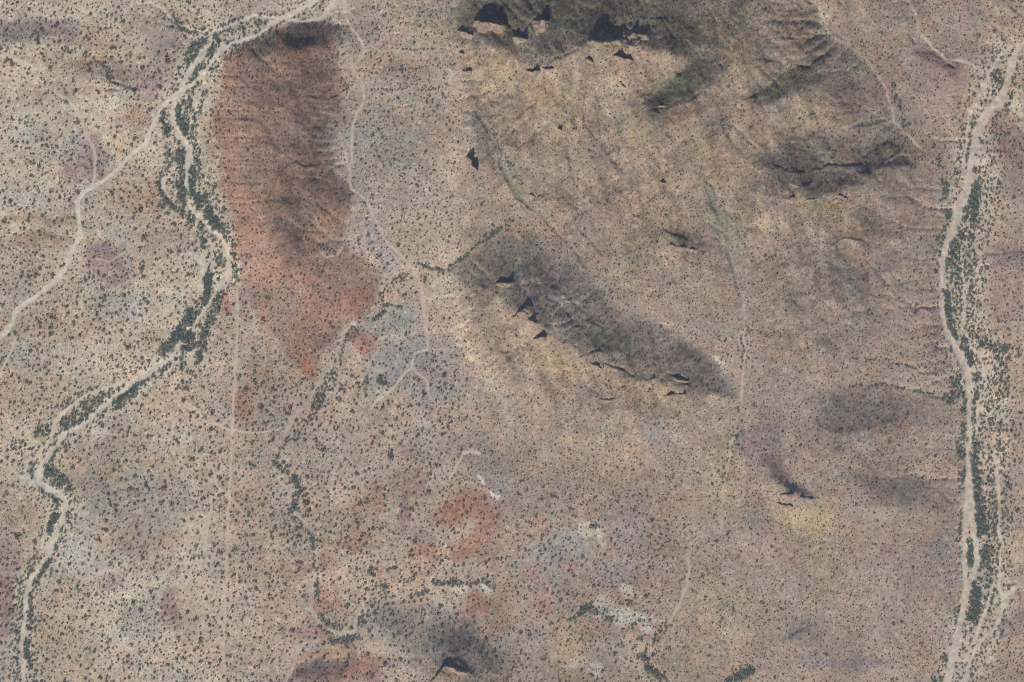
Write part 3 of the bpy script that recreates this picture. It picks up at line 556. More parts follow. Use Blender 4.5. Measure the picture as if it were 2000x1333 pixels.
sheet("dry_wash", take(np.minimum.reduce([fc['east']] + [fc['east_' + k] for k in 'abcdefg']) < .6), M_SAND, "broad straight sandy wash with thin braids through dense scrub")
sheet("dry_wash", take(fc['east_h'] < .5), M_SAND, "narrow crooked gully of pale sand running into the broad wash")
sheet("dry_wash", take(fc['east_i'] < .5), M_SAND, "narrow pale gully running down past the east hill")
sheet("dry_wash", take(np.minimum(fc['south'], fc['south_b']) < .4), M_SAND, "thin sandy gully with a fork, below the red earth patches")
sheet("dry_wash", take(fc['mid'] < .4), M_SAND, "thin sandy gully at the south foot of the red hill")
sheet("dry_wash", take(fc['east'] * 0 + face(gullies['east']) < .4), M_SAND, "faint sandy gully at the south end of the central dark ridge")
sheet("dirt_track", take(fc['centre'] < .4), M_SAND, "narrow dirt track bending between the red hill and the rocky ridge")
sheet("dirt_track", take(fc['fence'] < .4), M_SAND, "thin dead straight dirt track on the open flats")
for i, d in enumerate(spurs):
    lab = ["faint side track curving through grey ground south of the centre track", "faint arc of a track on the grey ground", "short track joining the straight track at a bare triangle",
           "long thin track curving from the bare triangle to the wash", "short faint trail leaving the bare triangle", "trail running from the wash to the straight track",
           "short link trail beside the straight track", "faint trail crossing from the straight track towards the red earth", "faint track running into the bend of the dirt road",
           "faint trail below the west end of the dirt road", "bare pale streak on the slope in the mauve gravel", "faint trail crossing the mauve gravel patch", "small bare white clearing among shrubs",
           "thin trail leading down from the white clearing", "thin trail on the red hill's lower slope"][i]
    sheet("dirt_track", take(face(d) < .3), M_SAND, lab)
for poly, lab in [(RED_HILL, "long rounded hill of rusty red earth between the wash and the centre track"), (CENTRAL_HILL, "dark ridge with black crags and a bright sunlit flank, alone in the middle of the plain"),
                  (NORTH_RIDGE, "high rocky ridge with pinnacles casting black pointed shadows"), (EAST_HILL, "rounded brown hill with a dark shaded side west of the broad wash"),
                  (CRAG_HILL, "small steep hill topped by a single crag"), (BUTTE, "dark grey conical hill crowned by a rocky butte"), (SOUTH_HILL, "low mauve hill with a shaded side near the broad wash")]:
    sheet("hill", take(polygon(poly, face(PX * .4 + GX * .6), face(PY * .4 + GY * .6)) < 0), M_SOIL, lab)
sheet("ground", left, M_SOIL, "tan desert plain dotted with shrubs")

# fast height lookup for everything that stands on the ground
def grid_index(v, ax):
    i = np.clip(np.searchsorted(ax, v) - 1, 0, len(ax) - 2); return i, (v - ax[i]) / (ax[i + 1] - ax[i])
def sample(f, x, y):
    i, fx = grid_index(x, XS); j, fy = grid_index(y, YS)
    return (f[j, i] * (1 - fx) + f[j, i + 1] * fx) * (1 - fy) + (f[j + 1, i] * (1 - fx) + f[j + 1, i + 1] * fx) * fy

# ------------------------------------------------------------------ rock outcrops
OUTCROPS = [  # crest end, crest end, heights along it (m), south width (m), label
 ((925,42),(990,52),[3,8,11,12,10,12,8,3],20,"broad domed crag with a huge black shadow at the west end of the high ridge"),
 ((893,62),(925,70),[2,5,4,7,4,2],9,"dark jagged crag beside the broad domed crag"),
 ((1001,72),(1030,80),[2,7,5,8,2],8,"short twin crag between the broad dome and the tan dome"),
 ((1040,40),(1072,44),[2,6,5,9,8,3],18,"tall tan dome of rock with a narrow black shadow"),
 ((1028,140),(1056,142),[2,5,4,11,8,2],8,"forked crag below the tan dome"),
 ((1058,134),(1082,137),[2,5,4,6,2],5,"low ledge beside the forked crag"),
 ((1147,80),(1196,84),[1,5,9.5,6.5,4.5,3,1.5],8,"tallest pointed pinnacle of the ridge with a black triangular shadow"),
 ((1195,82),(1224,80),[1,4,6.5,4,1],7,"middle pointed pinnacle joined to the tallest one"),
 ((1197,108),(1236,122),[1,6,9,7,5,2],8,"pointed pinnacle with an arrowhead shadow, just below two others"),
 ((1216,62),(1270,70),[1.5,3,2,4.5,3,5.5,3.5,1.5],13,"broken cluster of pale blocky rocks on the ridge top"),
 ((1146,116),(1158,124),[2,5,6,2],4,"small dark rock below the tallest pinnacle"),
 ((896,102),(906,108),[2,5,2],4,"small rock knob above the western slope"),
 ((903,140),(922,139),[2,5,6,2],7,"rounded tan boulder mass on the western slope"),
 ((912,305),(930,335),[5,14,17,12,13,7],6,"long narrow cliff with a black shadow, standing alone on the western slope"),
 ((1088,252),(1097,256),[2,5,2],3,"small rock on the sunny slope"),
 ((1287,206),(1316,212),[1,2,1.5,2,1],4,"low dark ledge at the foot of the green gully"),
 ((1208,162),(1222,172),[2,4,4,1],4,"small curved ledge in the middle of the sunny slope"),
 ((968,556),(1003,552),[2,6,4,5,2],5,"low ledge at the west end of the central ridge"),
 ((1000,622),(1040,594),[2,6,4,7,5,2],8,"long slanting crag on the central ridge"),
 ((1030,624),(1048,634),[1.5,5,5,2],6,"short crag in the middle of the central ridge"),
 ((1042,664),(1068,658),[2,6,10,9,2],9,"square topped crag with the blackest shadow on the central ridge"),
 ((1154,712),(1176,720),[2,5,4,2],5,"small dark knob on the spine of the central ridge"),
 ((1308,478),(1364,490),[1,2.5,1.5,3,2,3.5,1],5,"thin dark ledge on a rise south of the high ridge"),
 ((1312,738),(1345,746),[1,3,3,2,1],4,"thin curved ledge at the east end of the central ridge"),
 ((1300,776),(1342,768),[2,4,2,3,6,2],8,"pale layered rock at the east end of the central ridge"),
 ((1172,782),(1204,782),[1,2,2,1],3,"thin ledge low on the central ridge's sunny flank"),
 ((1523,968),(1552,966),[1,2.5,4.5,4,1.5],7,"single dark crag on top of the small steep hill"),
 ((1518,984),(1548,992),[2,4,4,3,2],6,"lower rock step of the small steep hill"),
 ((1562,972),(1592,976),[1,2,1.5,2,1],5,"low rock spine beside the single crag"),
 ((842,1334),(872,1300),[2,4,5,5,4],6,"western arc of the butte's black cliff"),
 ((870,1301),(925,1318),[4,6,5,4,2,1],7,"northern arc of the butte's black cliff"),
 ((1290,356),(1301,358),[2,4,1],3,"tiny dark rock on the slope above the thin ledge"),
 ((1034,382),(1046,386),[2,4,1],3,"tiny rock at the mouth of the green ravine"),
 ((1530,390),(1552,388),[1,3,2,1],4,"westernmost small ledge on the brown hill"),
 ((1574,394),(1594,392),[1,3,3,1],4,"middle small ledge on the brown hill"),
 ((1636,384),(1656,390),[1,4,3,1],4,"easternmost small ledge on the brown hill"),
]
def outcrop(a, b, hs, ws, label, seed):
    r = np.random.default_rng(seed); wn_ = 2.2
    ax, ay, bx, by = *a, *b
    Lm = math.hypot(bx - ax, by - ay) * MPP
    ux, uy = (bx - ax) / Lm, (by - ay) / Lm               # px per metre along
    vx, vy = -uy, ux                                       # across, towards the photo's bottom
    if vy < 0: vx, vy = -vx, -vy
    nu, nv = max(8, int(Lm / .8)), max(6, int((ws + wn_ + 2) / .8))
    U, V = np.meshgrid(np.linspace(-1.5, Lm + 1.5, nu), np.linspace(-wn_ - .6, ws + .6, nv))
    t = np.clip(U / Lm, 0, 1)
    prof = np.interp(t.ravel(), np.linspace(0, 1, len(hs)), hs).reshape(t.shape)
    sx, sy = U + 900 * seed, V + 77 * seed
    prof = prof * (1 + .2 * fbm(sx, sy * .4, 51, 7, 3))
    wob = 1.2 * fbm(sx, sy * 0, 52, 6, 3)                  # ragged plan
    v = V + wob
    wse = ws * (.3 + .7 * np.sin(np.pi * np.clip(t, .03, .97)) ** .8)
    north = np.clip((v + wn_) / 1.6, 0, 1); south = 1 - np.clip(v / (wse * (.75 + .35 * fbm(sx, sy * 0, 53, 7, 2))), 0, 1) ** 1.3
    cross = np.minimum(north, np.clip(south, 0, 1))
    h = prof * cross + cross * 2.0 * np.round(fbm(sx, sy, 54, 5, 3) * 3) / 3 + .9 * fbm(sx, sy, 55, 2.5, 2)
    ends = np.clip(np.minimum(U + 1.5, Lm + 1.5 - U) / 2, 0, 1)
    h = np.where(cross <= 0, -2.5, h * ends - 2.5 * (1 - ends))
    h[0], h[-1], h[:, 0], h[:, -1] = -3, -3, -3, -3
    px, py = ax + U * ux + V * vx, ay + U * uy + V * vy
    px = px + .35 * fbm(sx, sy, 56, 2, 1); py = py + .35 * fbm(sx, sy, 57, 2, 1)
    zg = sample(Z, px, py)
    x, y, _ = place(px, py, zg)
    P = np.stack([x, y, zg + h], -1)
    o0 = P[nv // 2, nu // 2].copy(); P = (P - o0).reshape(-1, 3)
    I = np.arange(nu * nv).reshape(nv, nu)
    flip = (vy * ux - vx * uy) > 0
    q = np.stack([I[1:, :-1], I[1:, 1:], I[:-1, 1:], I[:-1, :-1]], -1).reshape(-1, 4)
    if not flip: q = q[:, ::-1]
    me = numpy_mesh("rock_outcrop", P, q); me.materials.append(M_ROCK)
    o = bpy.data.objects.new("rock_outcrop", me); C.objects.link(o); o.location = o0
    tag(o, label, "rock outcrop", "rock outcrops on the ridges and hills")
for i, oc in enumerate(OUTCROPS): outcrop(*oc, seed=i + 3)

# ------------------------------------------------------------------ plants
def leaf_cloud(n, r, shape, seed, size, flat=.5):
    rg = np.random.default_rng(seed)
    lobes = [(rg.normal(0, .20), rg.normal(0, .20), rg.uniform(.55, 1)) for _ in range(5)]
    V, F = [], []
    for i in range(n):
        lx, ly, lr = lobes[rg.integers(5)]
        a, c, rr = rg.uniform(0, 2 * math.pi), rg.uniform(-.25, 1), rg.uniform(.55, 1) ** .6 * .36 * lr
        s = math.sqrt(max(0, 1 - c * c))
        p = np.array([lx + rr * s * math.cos(a), ly + rr * s * math.sin(a), shape * (.38 + rr * c * 1.1)])
        d1 = rg.normal(size=3) * (1, 1, flat); d1 /= np.linalg.norm(d1)
        d2 = np.cross(d1, rg.normal(size=3) * (flat, flat, 1)); d2 /= np.linalg.norm(d2)
        sz = size * rg.uniform(.6, 1.4); k = len(V)
        V += [p - d1 * sz, p + d2 * sz * .7, p + d1 * sz, p - d2 * sz * .7]; F.append((k, k + 1, k + 2, k + 3))
    return V, F
def limbs(seed, h, r, spread, n=4):
    rg = np.random.default_rng(seed); V, F = [], []
    def tube(p, q, r0, r1):
        k = len(V); p, q = np.array(p), np.array(q); d = q - p; d = d / np.linalg.norm(d)
        e = np.cross(d, (0.3, .9, .1)); e /= np.linalg.norm(e); f = np.cross(d, e)
        for c, rad in ((p, r0), (q, r1)):
            for m in range(5):
                an = m * 2 * math.pi / 5; V.append(c + rad * (math.cos(an) * e + math.sin(an) * f))
        for m in range(5): F.append((k + m, k + (m + 1) % 5, k + 5 + (m + 1) % 5, k + 5 + m))
    tube((0, 0, -.12), (.02, .01, h), r, r * .7)
    for i in range(n):
        a = i * 2 * math.pi / n + rg.uniform(-.4, .4)
        tube((.02, .01, h * .9), (spread * math.cos(a), spread * math.sin(a), h + .22 * rg.uniform(.7, 1.3)), r * .6, r * .2)
    return V, F
def simple_mesh(name, parts, mats):
    V, F, mi = [], [], []
    for i, (v, f) in enumerate(parts):
        k = len(V); V += [tuple(p) for p in v]; F += [tuple(j + k for j in q) for q in f]; mi += [i] * len(f)
    me = bpy.data.meshes.new(name); me.from_pydata(V, [], F)
    for m in mats: me.materials.append(m)
    me.polygons.foreach_set("material_index", mi); me.update(); return me
CROWN = [simple_mesh("crown", [leaf_cloud(84, .5, .7, 60 + k, .085, .35)], [M_TREE]) for k in range(5)]
TRUNK = [simple_mesh("trunk", [limbs(70 + k, .16, .035, .26)], [M_BARK]) for k in range(5)]
BUSH = [simple_mesh("desert_shrub", [leaf_cloud(44, .5, .55, 80 + k, .12, .4), limbs(90 + k, .08, .02, .3)], [M_SHRUB, M_BARK]) for k in range(5)]
LOW = [simple_mesh("low_shrub", [leaf_cloud(34, .5, .5, 110 + k, .15), limbs(120 + k, .06, .02, .3, 3)], [M_LOW, M_BARK]) for k in range(3)]

keep_clear = np.minimum.reduce(list(washes.values()) + list(roads.values()) + [d for d in gullies.values()])
keep_clear = np.minimum(keep_clear, np.minimum.reduce(list(braid.values())))
trail_clear = np.minimum.reduce(spurs)

# bands of trees: line, half width (px), spacing (px), crown (m)
W, E_, G = "bank of the winding sandy wash", "flood plain of the broad wash", "thin gullies"
BANDS = [
 ([(400,68),(384,92),(372,112),(356,132)],10,6.5,(4,7),W),([(420,66),(425,80),(412,100),(404,120)],7,7,(3.5,6),W),([(392,125),(372,160),(360,178)],5,7,(3.5,5.5),W),
 ([(336,30),(352,50),(372,56),(398,60)],5,6,(3,4.5),W),([(318,22),(336,44),(356,60),(385,66)],3,6,(3,4.5),W),([(424,60),(460,42),(500,32),(540,34)],5,6,(3,5),W),([(440,66),(480,52),(520,44)],6,8,(3,5),W),
 ([(520,68),(480,86),(448,92)],4,8,(3,5),W),([(420,120),(400,150),(380,172)],5,7,(3,5),W),
 ([(345,212),(352,240),(362,262)],7,6,(4,6.5),W),([(365,200),(372,235),(368,268)],9,7,(3.5,6),W),([(326,208),(322,235),(328,262)],9,7,(4,6.5),W),([(396,175),(388,210),(378,250)],7,8,(3,5),W),
 ([(380,285),(384,320),(384,360)],7,8,(3.5,5.5),W),([(352,300),(350,330),(354,366),(354,395)],9,6,(4,6.5),W),([(330,290),(325,330),(316,360)],10,9,(3,5),W),([(372,335),(376,372),(388,408)],6,6,(4,6.5),W),
 ([(392,385),(402,415),(418,442)],9,5.5,(4,7),W),([(404,350),(412,385),(420,420)],14,9,(2.5,4.5),W),([(306,350),(316,380),(340,408),(372,428),(396,455),(404,480)],4,5,(3,5),W),([(428,440),(440,456),(444,470)],6,6,(3.5,5.5),W),
 ([(400,470),(398,500),(404,520)],7,6.5,(3.5,5.5),W),([(420,485),(428,505),(432,520)],7,7,(3.5,5),W),([(456,476),(460,510),(458,540)],5,7,(3.5,5.5),W),([(408,538),(404,560),(404,580),(398,600)],7,5,(4.5,7.5),W),
 ([(390,590),(380,615),(362,640),(340,665)],14,6,(3.5,6),W),([(432,575),(420,610),(400,650),(392,690)],8,7,(4,6.5),W),([(362,655),(358,675),(372,668)],14,6,(4,7),W),([(318,690),(330,682),(336,672)],9,6,(4,6.5),W),
 ([(352,700),(350,720),(342,732)],8,7,(3.5,6),W),([(390,695),(384,708)],5,5,(5,7),W),([(370,730),(362,752),(350,756)],9,8,(3,5),W),([(330,712),(300,734),(262,758),(238,776)],4,5.5,(3.5,5.5),W),
 ([(260,762),(244,780),(224,794)],9,6,(3,5.5),W),([(228,765),(200,778),(170,796),(140,818),(118,838)],12,8,(3,5.5),W),([(190,764),(150,776),(120,796),(104,812)],9,8,(3,5),W),([(180,806),(150,828),(120,846)],5,8,(3,4.5),W),
 ([(120,822),(96,848),(78,878),(64,905)],8,9,(3,5),W),([(60,905),(60,925),(64,940)],3,6,(3,4.5),W),([(124,862),(108,884),(94,912)],4,6,(3,4.5),W),([(88,920),(110,935),(130,950)],14,7,(3.5,6),W),
 ([(44,925),(60,948),(84,962),(104,972)],3,5,(3,4.5),W),([(108,985),(106,1005),(100,1030),(96,1042)],6,5,(4.5,7),W),([(132,1000),(118,1040),(108,1070)],4,8,(3,5),W),([(96,1092),(82,1116),(64,1140)],6,6,(3.5,6),W),
 ([(82,1090),(66,1112),(46,1136)],4,7,(3,5),W),([(58,1150),(58,1200),(54,1250),(52,1290),(54,1340)],6,7.5,(3,5.5),W),([(42,1150),(40,1200),(35,1250),(34,1300),(36,1340)],3,8,(3,4.5),W),([(52,1280),(56,1310),(62,1340)],8,7,(3.5,6),W),
 ([(76,838),(78,850)],8,6,(4,6),W),([(30,870),(48,880)],12,9,(3,5),W),
 # broad wash
 ([(1938,140),(1950,160),(1960,190),(1958,205)],9,7,(3,5),E_),([(1908,220),(1894,260),(1889,310)],5,8,(3,5),E_),([(1985,115),(1978,170),(1968,220)],6,10,(3,5),E_),([(1895,240),(1880,290),(1874,330)],12,11,(2.5,4.5),E_),
 ([(1828,300),(1838,330),(1846,370),(1848,400),(1856,430)],6,6.5,(3.5,5.5),E_),([(1908,335),(1906,370),(1902,410),(1902,440)],8,6,(3.5,6),E_),([(1895,390),(1885,430),(1870,470)],9,7.5,(3,5),E_),([(1845,450),(1834,480),(1828,510)],8,8,(3,5),E_),
 ([(1868,470),(1866,490)],10,6,(4,6),E_),([(1858,500),(1852,530),(1854,560)],7,7,(3.5,5.5),E_),([(1890,440),(1888,500),(1884,540)],16,9,(3,5),E_),([(1875,500),(1870,560),(1868,610)],10,8,(3,5.5),E_),
 ([(1848,570),(1850,600),(1858,640),(1868,660)],6,5.5,(4,6.5),E_),([(1895,560),(1895,620),(1890,680)],14,9,(3,5),E_),([(1878,665),(1884,690),(1896,710)],8,6,(3.5,6),E_),([(1920,672),(1950,680),(1985,690)],10,6.5,(3.5,6),E_),
 ([(1960,690),(1955,720),(1962,760)],16,9,(3,5.5),E_),([(1900,700),(1908,740),(1912,780)],10,9,(3,5),E_),([(1866,736),(1868,770),(1850,780)],11,7,(3.5,5.5),E_),([(1940,760),(1950,800),(1960,850)],26,11,(3,5),E_),
 ([(1882,770),(1881,820),(1880,860)],4,6,(3,5),E_),([(1903,770),(1902,820),(1904,870)],4,6,(3,5),E_),([(1874,870),(1874,910),(1880,940)],7,6.5,(3.5,5.5),E_),([(1906,870),(1904,910),(1908,940),(1912,980)],8,6,(4,6),E_),
 ([(1960,870),(1970,900)],18,11,(3,5),E_),([(1930,890),(1932,940),(1935,1000)],12,9.5,(2.5,4.5),E_),([(1910,985),(1916,1020),(1918,1060),(1922,1100)],10,5.5,(3.5,6),E_),([(1892,1060),(1894,1085),(1893,1105)],4.5,5,(4,6),E_),
 ([(1938,1010),(1940,1060),(1938,1110)],12,8.5,(3,5),E_),([(1876,1000),(1874,1060),(1872,1090)],3,9,(3,4.5),E_),([(1908,1140),(1905,1170),(1900,1200),(1896,1220)],10,5.5,(4,6.5),E_),([(1925,1130),(1935,1160),(1928,1200)],9,9,(3,5),E_),
 ([(1868,1190),(1868,1230)],4,7,(3,5),E_),([(1886,1225),(1876,1270)],5,8,(3,5),E_),([(1850,1290),(1840,1310),(1826,1330)],10,7,(3,5.5),E_),([(1745,170),(1750,200),(1758,235),(1772,250)],6,8,(3,4.5),E_),
 ([(1960,930),(1965,980),(1970,1030)],12,11,(2.5,4.5),E_),
 # gullies
 ([(745,596),(775,598),(785,602)],3,5,(3,4.5),G),([(752,610),(725,630),(695,642)],4,5.5,(3,5),G),([(700,640),(670,670),(650,720),(636,756),(618,790)],10,9,(3,4.5),G),([(626,770),(610,810),(590,840),(566,862)],9,8,(3,4.5),G),
 ([(556,868),(545,886),(536,904)],4,6,(3,4.5),G),([(535,905),(555,922),(575,940),(588,960)],5,5.5,(3,5),G),([(590,960),(575,990),(560,1000)],12,8,(3,4.5),G),([(596,1020),(610,1050),(613,1090),(618,1140),(622,1180)],4,6.5,(3.5,5.5),G),
 ([(585,1000),(560,1050)],20,11,(3,4.5),G),([(625,1205),(650,1222),(670,1226)],7,7.5,(3.5,5),G),([(640,1252),(670,1252),(704,1244)],6,6,(4,6),G),([(690,1224),(720,1196),(745,1180),(752,1160)],8,8,(3.5,5.5),G),
 ([(745,1145),(752,1150)],5,5,(4.5,6.5),G),([(722,1112),(730,1118)],6,5.5,(4.5,6.5),G),([(800,1166),(830,1156),(850,1142),(880,1138),(920,1142),(945,1134),(962,1150)],4,6,(3.5,5),G),([(640,740),(700,770),(730,740)],10,12,(3,5),G),
 ([(720,735),(745,742),(756,750)],7,6.5,(3.5,5),G),([(1255,1250),(1260,1290),(1268,1312),(1290,1322)],6,6,(3.5,5.5),G),([(1270,1260),(1290,1240),(1300,1215)],7,8,(3.5,5),G),([(1270,1315),(1300,1330)],9,8,(3.5,5.5),G),
 ([(1420,1330),(1445,1320),(1465,1310)],7,5.5,(4.5,7),G),([(1130,1195),(1150,1188),(1164,1196)],7,6,(4,6),G),([(1100,1218),(1120,1206),(1140,1200)],3,5.5,(3,4.5),G),([(1180,1200),(1192,1215)],8,7.5,(3.5,5),G),([(1140,1030),(1172,1030)],3,5.5,(3.5,5),G),
 ([(1450,790),(1440,840),(1425,880),(1415,950)],8,9,(2.5,4.2),G),([(1452,660),(1456,720)],9,10,(2.5,4),G),([(808,514),(845,520),(865,530),(885,522),(905,505),(935,478),(968,455)],4,6.5,(3,4.5),G),([(790,540),(765,555),(750,570),(745,590)],7,8,(3,4.2),G),
 ([(1000,430),(980,445),(965,456)],6,7,(2.5,4),G),([(786,99),(820,98),(858,95)],2,5.5,(2.2,3.4),G),([(822,132),(860,129),(890,128)],2,7,(2.2,3.2),G),([(700,142),(740,143),(778,137),(815,137)],3,7,(2.2,3.4),G),([(725,175),(760,177),(790,172),(835,177),(872,172)],2.5,6,(2.2,3.6),G),
 ([(700,55),(675,52),(655,58),(668,88)],5,8,(2.5,4),G),([(718,82),(740,78)],3,7,(2.5,4),G),([(672,165),(680,175),(676,190)],4,7,(2.5,4.2),G),([(120,95),(160,108),(190,120),(205,135),(215,152),(235,160),(255,172),(275,190)],4,7,(2.5,4.2),G),
 ([(960,250),(975,290),(998,330)],5,7,(2.2,3.6),G),([(625,480),(640,490),(658,498)],4,6,(3,4.5),G),([(1660,700),(1720,705),(1780,715),(1830,722)],2.5,8,(2.5,4),G),([(1660,755),(1740,755),(1790,766),(1835,772)],2.5,8,(2.5,4),G),
]
def in_view(x, y): return (x > 3) & (x < 1997) & (y > 3) & (y < 1330)
GAPS = fbm(GX, GY, 63, 22, 2)
trees = []                                              # x, y, crown (m), place
for pts, hw, sp, (d0, d1), grp in BANDS:
    tot = sum(math.hypot(b[0] - a[0], b[1] - a[1]) for a, b in zip(pts[:-1], pts[1:]))
    n = max(2, int((tot + hw) * max(2 * hw, sp * .9) / (sp * sp) * 1.15)); seg = [math.hypot(b[0] - a[0], b[1] - a[1]) for a, b in zip(pts[:-1], pts[1:])]
    got = []
    for _ in range(n * 5):
        if len(got) >= n: break
        s = rng.uniform(0, tot); i = 0
        while i < len(seg) - 1 and s > seg[i]: s -= seg[i]; i += 1
        a, b = pts[i], pts[i + 1]; t = s / max(seg[i], 1e-6); ang = rng.uniform(0, 2 * math.pi); rr = hw * math.sqrt(rng.random())
        x, y = a[0] + (b[0] - a[0]) * t + rr * math.cos(ang), a[1] + (b[1] - a[1]) * t + rr * math.sin(ang)
        if any((x - q[0]) ** 2 + (y - q[1]) ** 2 < (sp * .62) ** 2 for q in got): continue
        c = float(sample(keep_clear, np.array(x), np.array(y)))
        if c < .6 or float(sample(GAPS, np.array(x), np.array(y))) < -.5: continue
        got.append((x, y, d0 * .8 + (d1 - d0 * .8) * rng.random() ** 1.3, grp))
    trees += got
# the loose trees of the two flood plains
gx, gy = np.meshgrid(np.arange(-60, 2060, 8.6), np.arange(-60, 1400, 8.6))
gx = (gx + rng.uniform(-.5, .5, gx.shape) * 8).ravel(); gy = (gy + rng.uniform(-.5, .5, gy.shape) * 8).ravel()
pw = sample(fl, gx, gy) + 9 * fbm(gx, gy, 64, 40, 2); pe = sample(fe, gx, gy) + 9 * fbm(gx, gy, 65, 40, 2)
ok = (rng.random(len(gx)) < np.maximum(.85 * ss(20, 2, pw), .8 * ss(12, -14, pe))) & (sample(keep_clear, gx, gy) > 1.0)
for x, y, q in zip(gx[ok], gy[ok], (pw < pe)[ok]): trees.append((float(x), float(y), float(2.4 + 1.9 * rng.random() ** 1.6), W if q else E_))
# single trees that stand out in the photograph: x, y, crown (px)
P = "open gravel flats"
for x, y, d in [(170,1164,9),(189,1165,9),(213,1102,9),(239,1234,8),(222,1040,8),(151,1146,7),(137,1284,7),(157,1284,6),(86,1173,6),(188,1093,7),(337,1208,7),(467,1137,8),(460,1072,8),(426,1080,7),
  (493,1046,8),(362,1328,8),(392,1255,7),(155,1155,7),(349,1247,7),(436,1121,7),(300,1252,6),(312,1246,6),(209,1258,7),(205,1270,6),(716,460,9),(717,430,7),(700,470,8),(743,500,6),(691,503,6),(551,393,7),(740,502,6),
  (711,395,7),(727,382,6),(792,576,7),(830,547,7),(748,645,7),(792,654,8),(626,533,7),(570,575,6),(525,583,7),(651,643,6),(640,617,7),(607,443,7),(585,379,6),(672,233,7),(635,236,8),(634,243,7),(727,267,6),(785,425,6),
  (963,440,7),(964,333,6),(1076,423,6),(1238,421,6),(1244,501,5),(395,180,7),(117,740,7),(268,880,8),(227,903,7),(142,817,7),(107,853,8),(378,808,8),(386,816,7),(400,817,7),(444,833,6),(450,893,6),(495,890,6),(488,907,9),(497,914,7),
  (437,966,8),(428,970,6),(480,762,8),(466,800,7),(295,853,6),(342,860,6),(282,877,7),(236,937,8),(285,943,7),(300,912,7),(401,940,7),(444,939,7),(485,1004,7),(776,817,8),
  (662,785,8),(691,785,7),(760,785,6),(745,798,6),(867,753,8),(880,762,7),(895,1200,6),(806,1133,8),(795,1140,6),(782,1129,6),(782,1116,5),(633,1126,6),(651,1138,6),(663,1130,7),(680,1070,7),(708,1066,6),(670,1070,5),
  (1193,1124,8),(1119,1128,7),(1135,1089,8),(1192,1056,6),(1264,1050,6),(1160,1147,7),(1250,1214,8),(1233,1222,7),(1205,1214,6),(1169,1270,7),(1199,1280,8),(1157,1320,7),(1240,1265,7),(1217,1262,6),(1211,1180,7),(1093,1172,9),(1068,1151,7),(1076,1220,7),
  (1489,1178,7),(1496,1196,7),(1431,1190,7),(1373,1128,8),(1380,1115,6),(1387,1267,7),(1337,1267,6),(1407,1215,7),(1420,1043,7),(1400,1060,7),(1436,853,7),(1441,855,6),(1403,922,7),(1390,930,6),(1392,945,7),(1315,932,6),(1251,908,5),(1045,880,6),
  (1011,1028,7),(1038,1024,6),(1034,1046,6),(1012,967,7),(1028,960,6),(1080,970,7),(1085,972,6),(945,975,7),(915,920,6),(880,952,6),(840,963,7),(835,961,6),(750,970,8),(757,960,7),(717,975,8),(716,984,7),(640,972,7),(640,934,7),(665,940,6),
  (1780,665,7),(1788,597,7),(1786,613,7),(1634,1112,6),(1782,1110,7),(1873,1040,7),(1717,115,6),(1720,65,6),(1845,290,7),(1620,75,6),(1912,70,7),(1810,893,6),(1828,893,7),(1757,897,6),(1738,865,6),(1771,811,6),(1710,870,5),(1790,555,5),(1704,452,6),
  (10,100,6),(217,31,6),(340,91,7),(225,95,6),(51,242,8),(100,165,6),(129,202,8),(36,237,7),(29,286,6),(115,222,6),(247,181,6),(305,190,7),(270,209,7),(289,217,8),(129,298,6),(110,290,6),(67,320,7),(245,325,6),(340,315,6),(270,374,7),(285,352,6),
  (335,493,7),(303,453,7),(320,402,7),(353,460,6),(220,383,7),(105,435,7),(95,392,6),(55,434,7),(30,400,5),(45,437,6),(80,525,7),(72,497,7),(152,582,7),(207,581,7),(128,600,7),(191,532,6),(79,632,6),(54,644,7),(30,655,7),(252,572,7),(275,527,8),(281,540,7),(165,545,6)]:
    trees.append((x + rng.uniform(-1, 1), y + rng.uniform(-1, 1), d * MPP * rng.uniform(.95, 1.12), P))
trees = [t for t in trees if float(sample(keep_clear, np.array(t[0]), np.array(t[1]))) > .3]
trees.sort(key=lambda t: -t[2] * (1.15 if in_view(t[0], t[1]) and t[3] == P else 1))

def tree_label(x, y, grp):
    if grp == W:
        where = ("above the dirt road crossing" if y < 190 else "below the dirt road crossing" if y < 430 else
                 "in the wide bend beside the red hill" if y < 640 else "where the wash narrows below the bend" if y < 740 else
                 "on the braided reach of the wash" if y < 900 else "at the sharp elbow of the wash" if y < 1010 else "on the lower reach below the sharp elbow")
        return "dark green tree on the winding wash, " + where
    if grp == E_:
        where = ("where the gullies join its upper end" if y < 300 else "beside its widest sandy stretch" if y < 480 else "where its channel is narrowest" if y < 650 else
                 "in the thicket below the narrows" if y < 800 else "on its long straight reach" if y < 1000 else "on the islands between its lower braids")
        return "grey green tree by the broad wash, " + where
    if grp == G:
        where = ("above the red earth patches" if x < 1000 and y < 1000 else "below the red earth patches" if x < 1000 else
                 "near the pale bare ground" if y > 900 else "at the foot of the ridges")
        return "dark rounded tree along a thin dry gully, " + where
    where = ("west of the dirt road and the winding wash" if x < 330 and y < 700 else "beside the dead straight track" if 330 < x < 560 and y > 550 else "between the winding wash and the long thin track" if x < 330 else
             "on or beside the red hill" if x < 700 and y < 720 else "beside the bending centre track" if x < 860 and y < 720 else "among the red earth patches" if x < 960 else
             "around the pale bare ground" if x < 1300 else "on the brown slopes west of the broad wash")
    return "lone dark rounded tree " + where
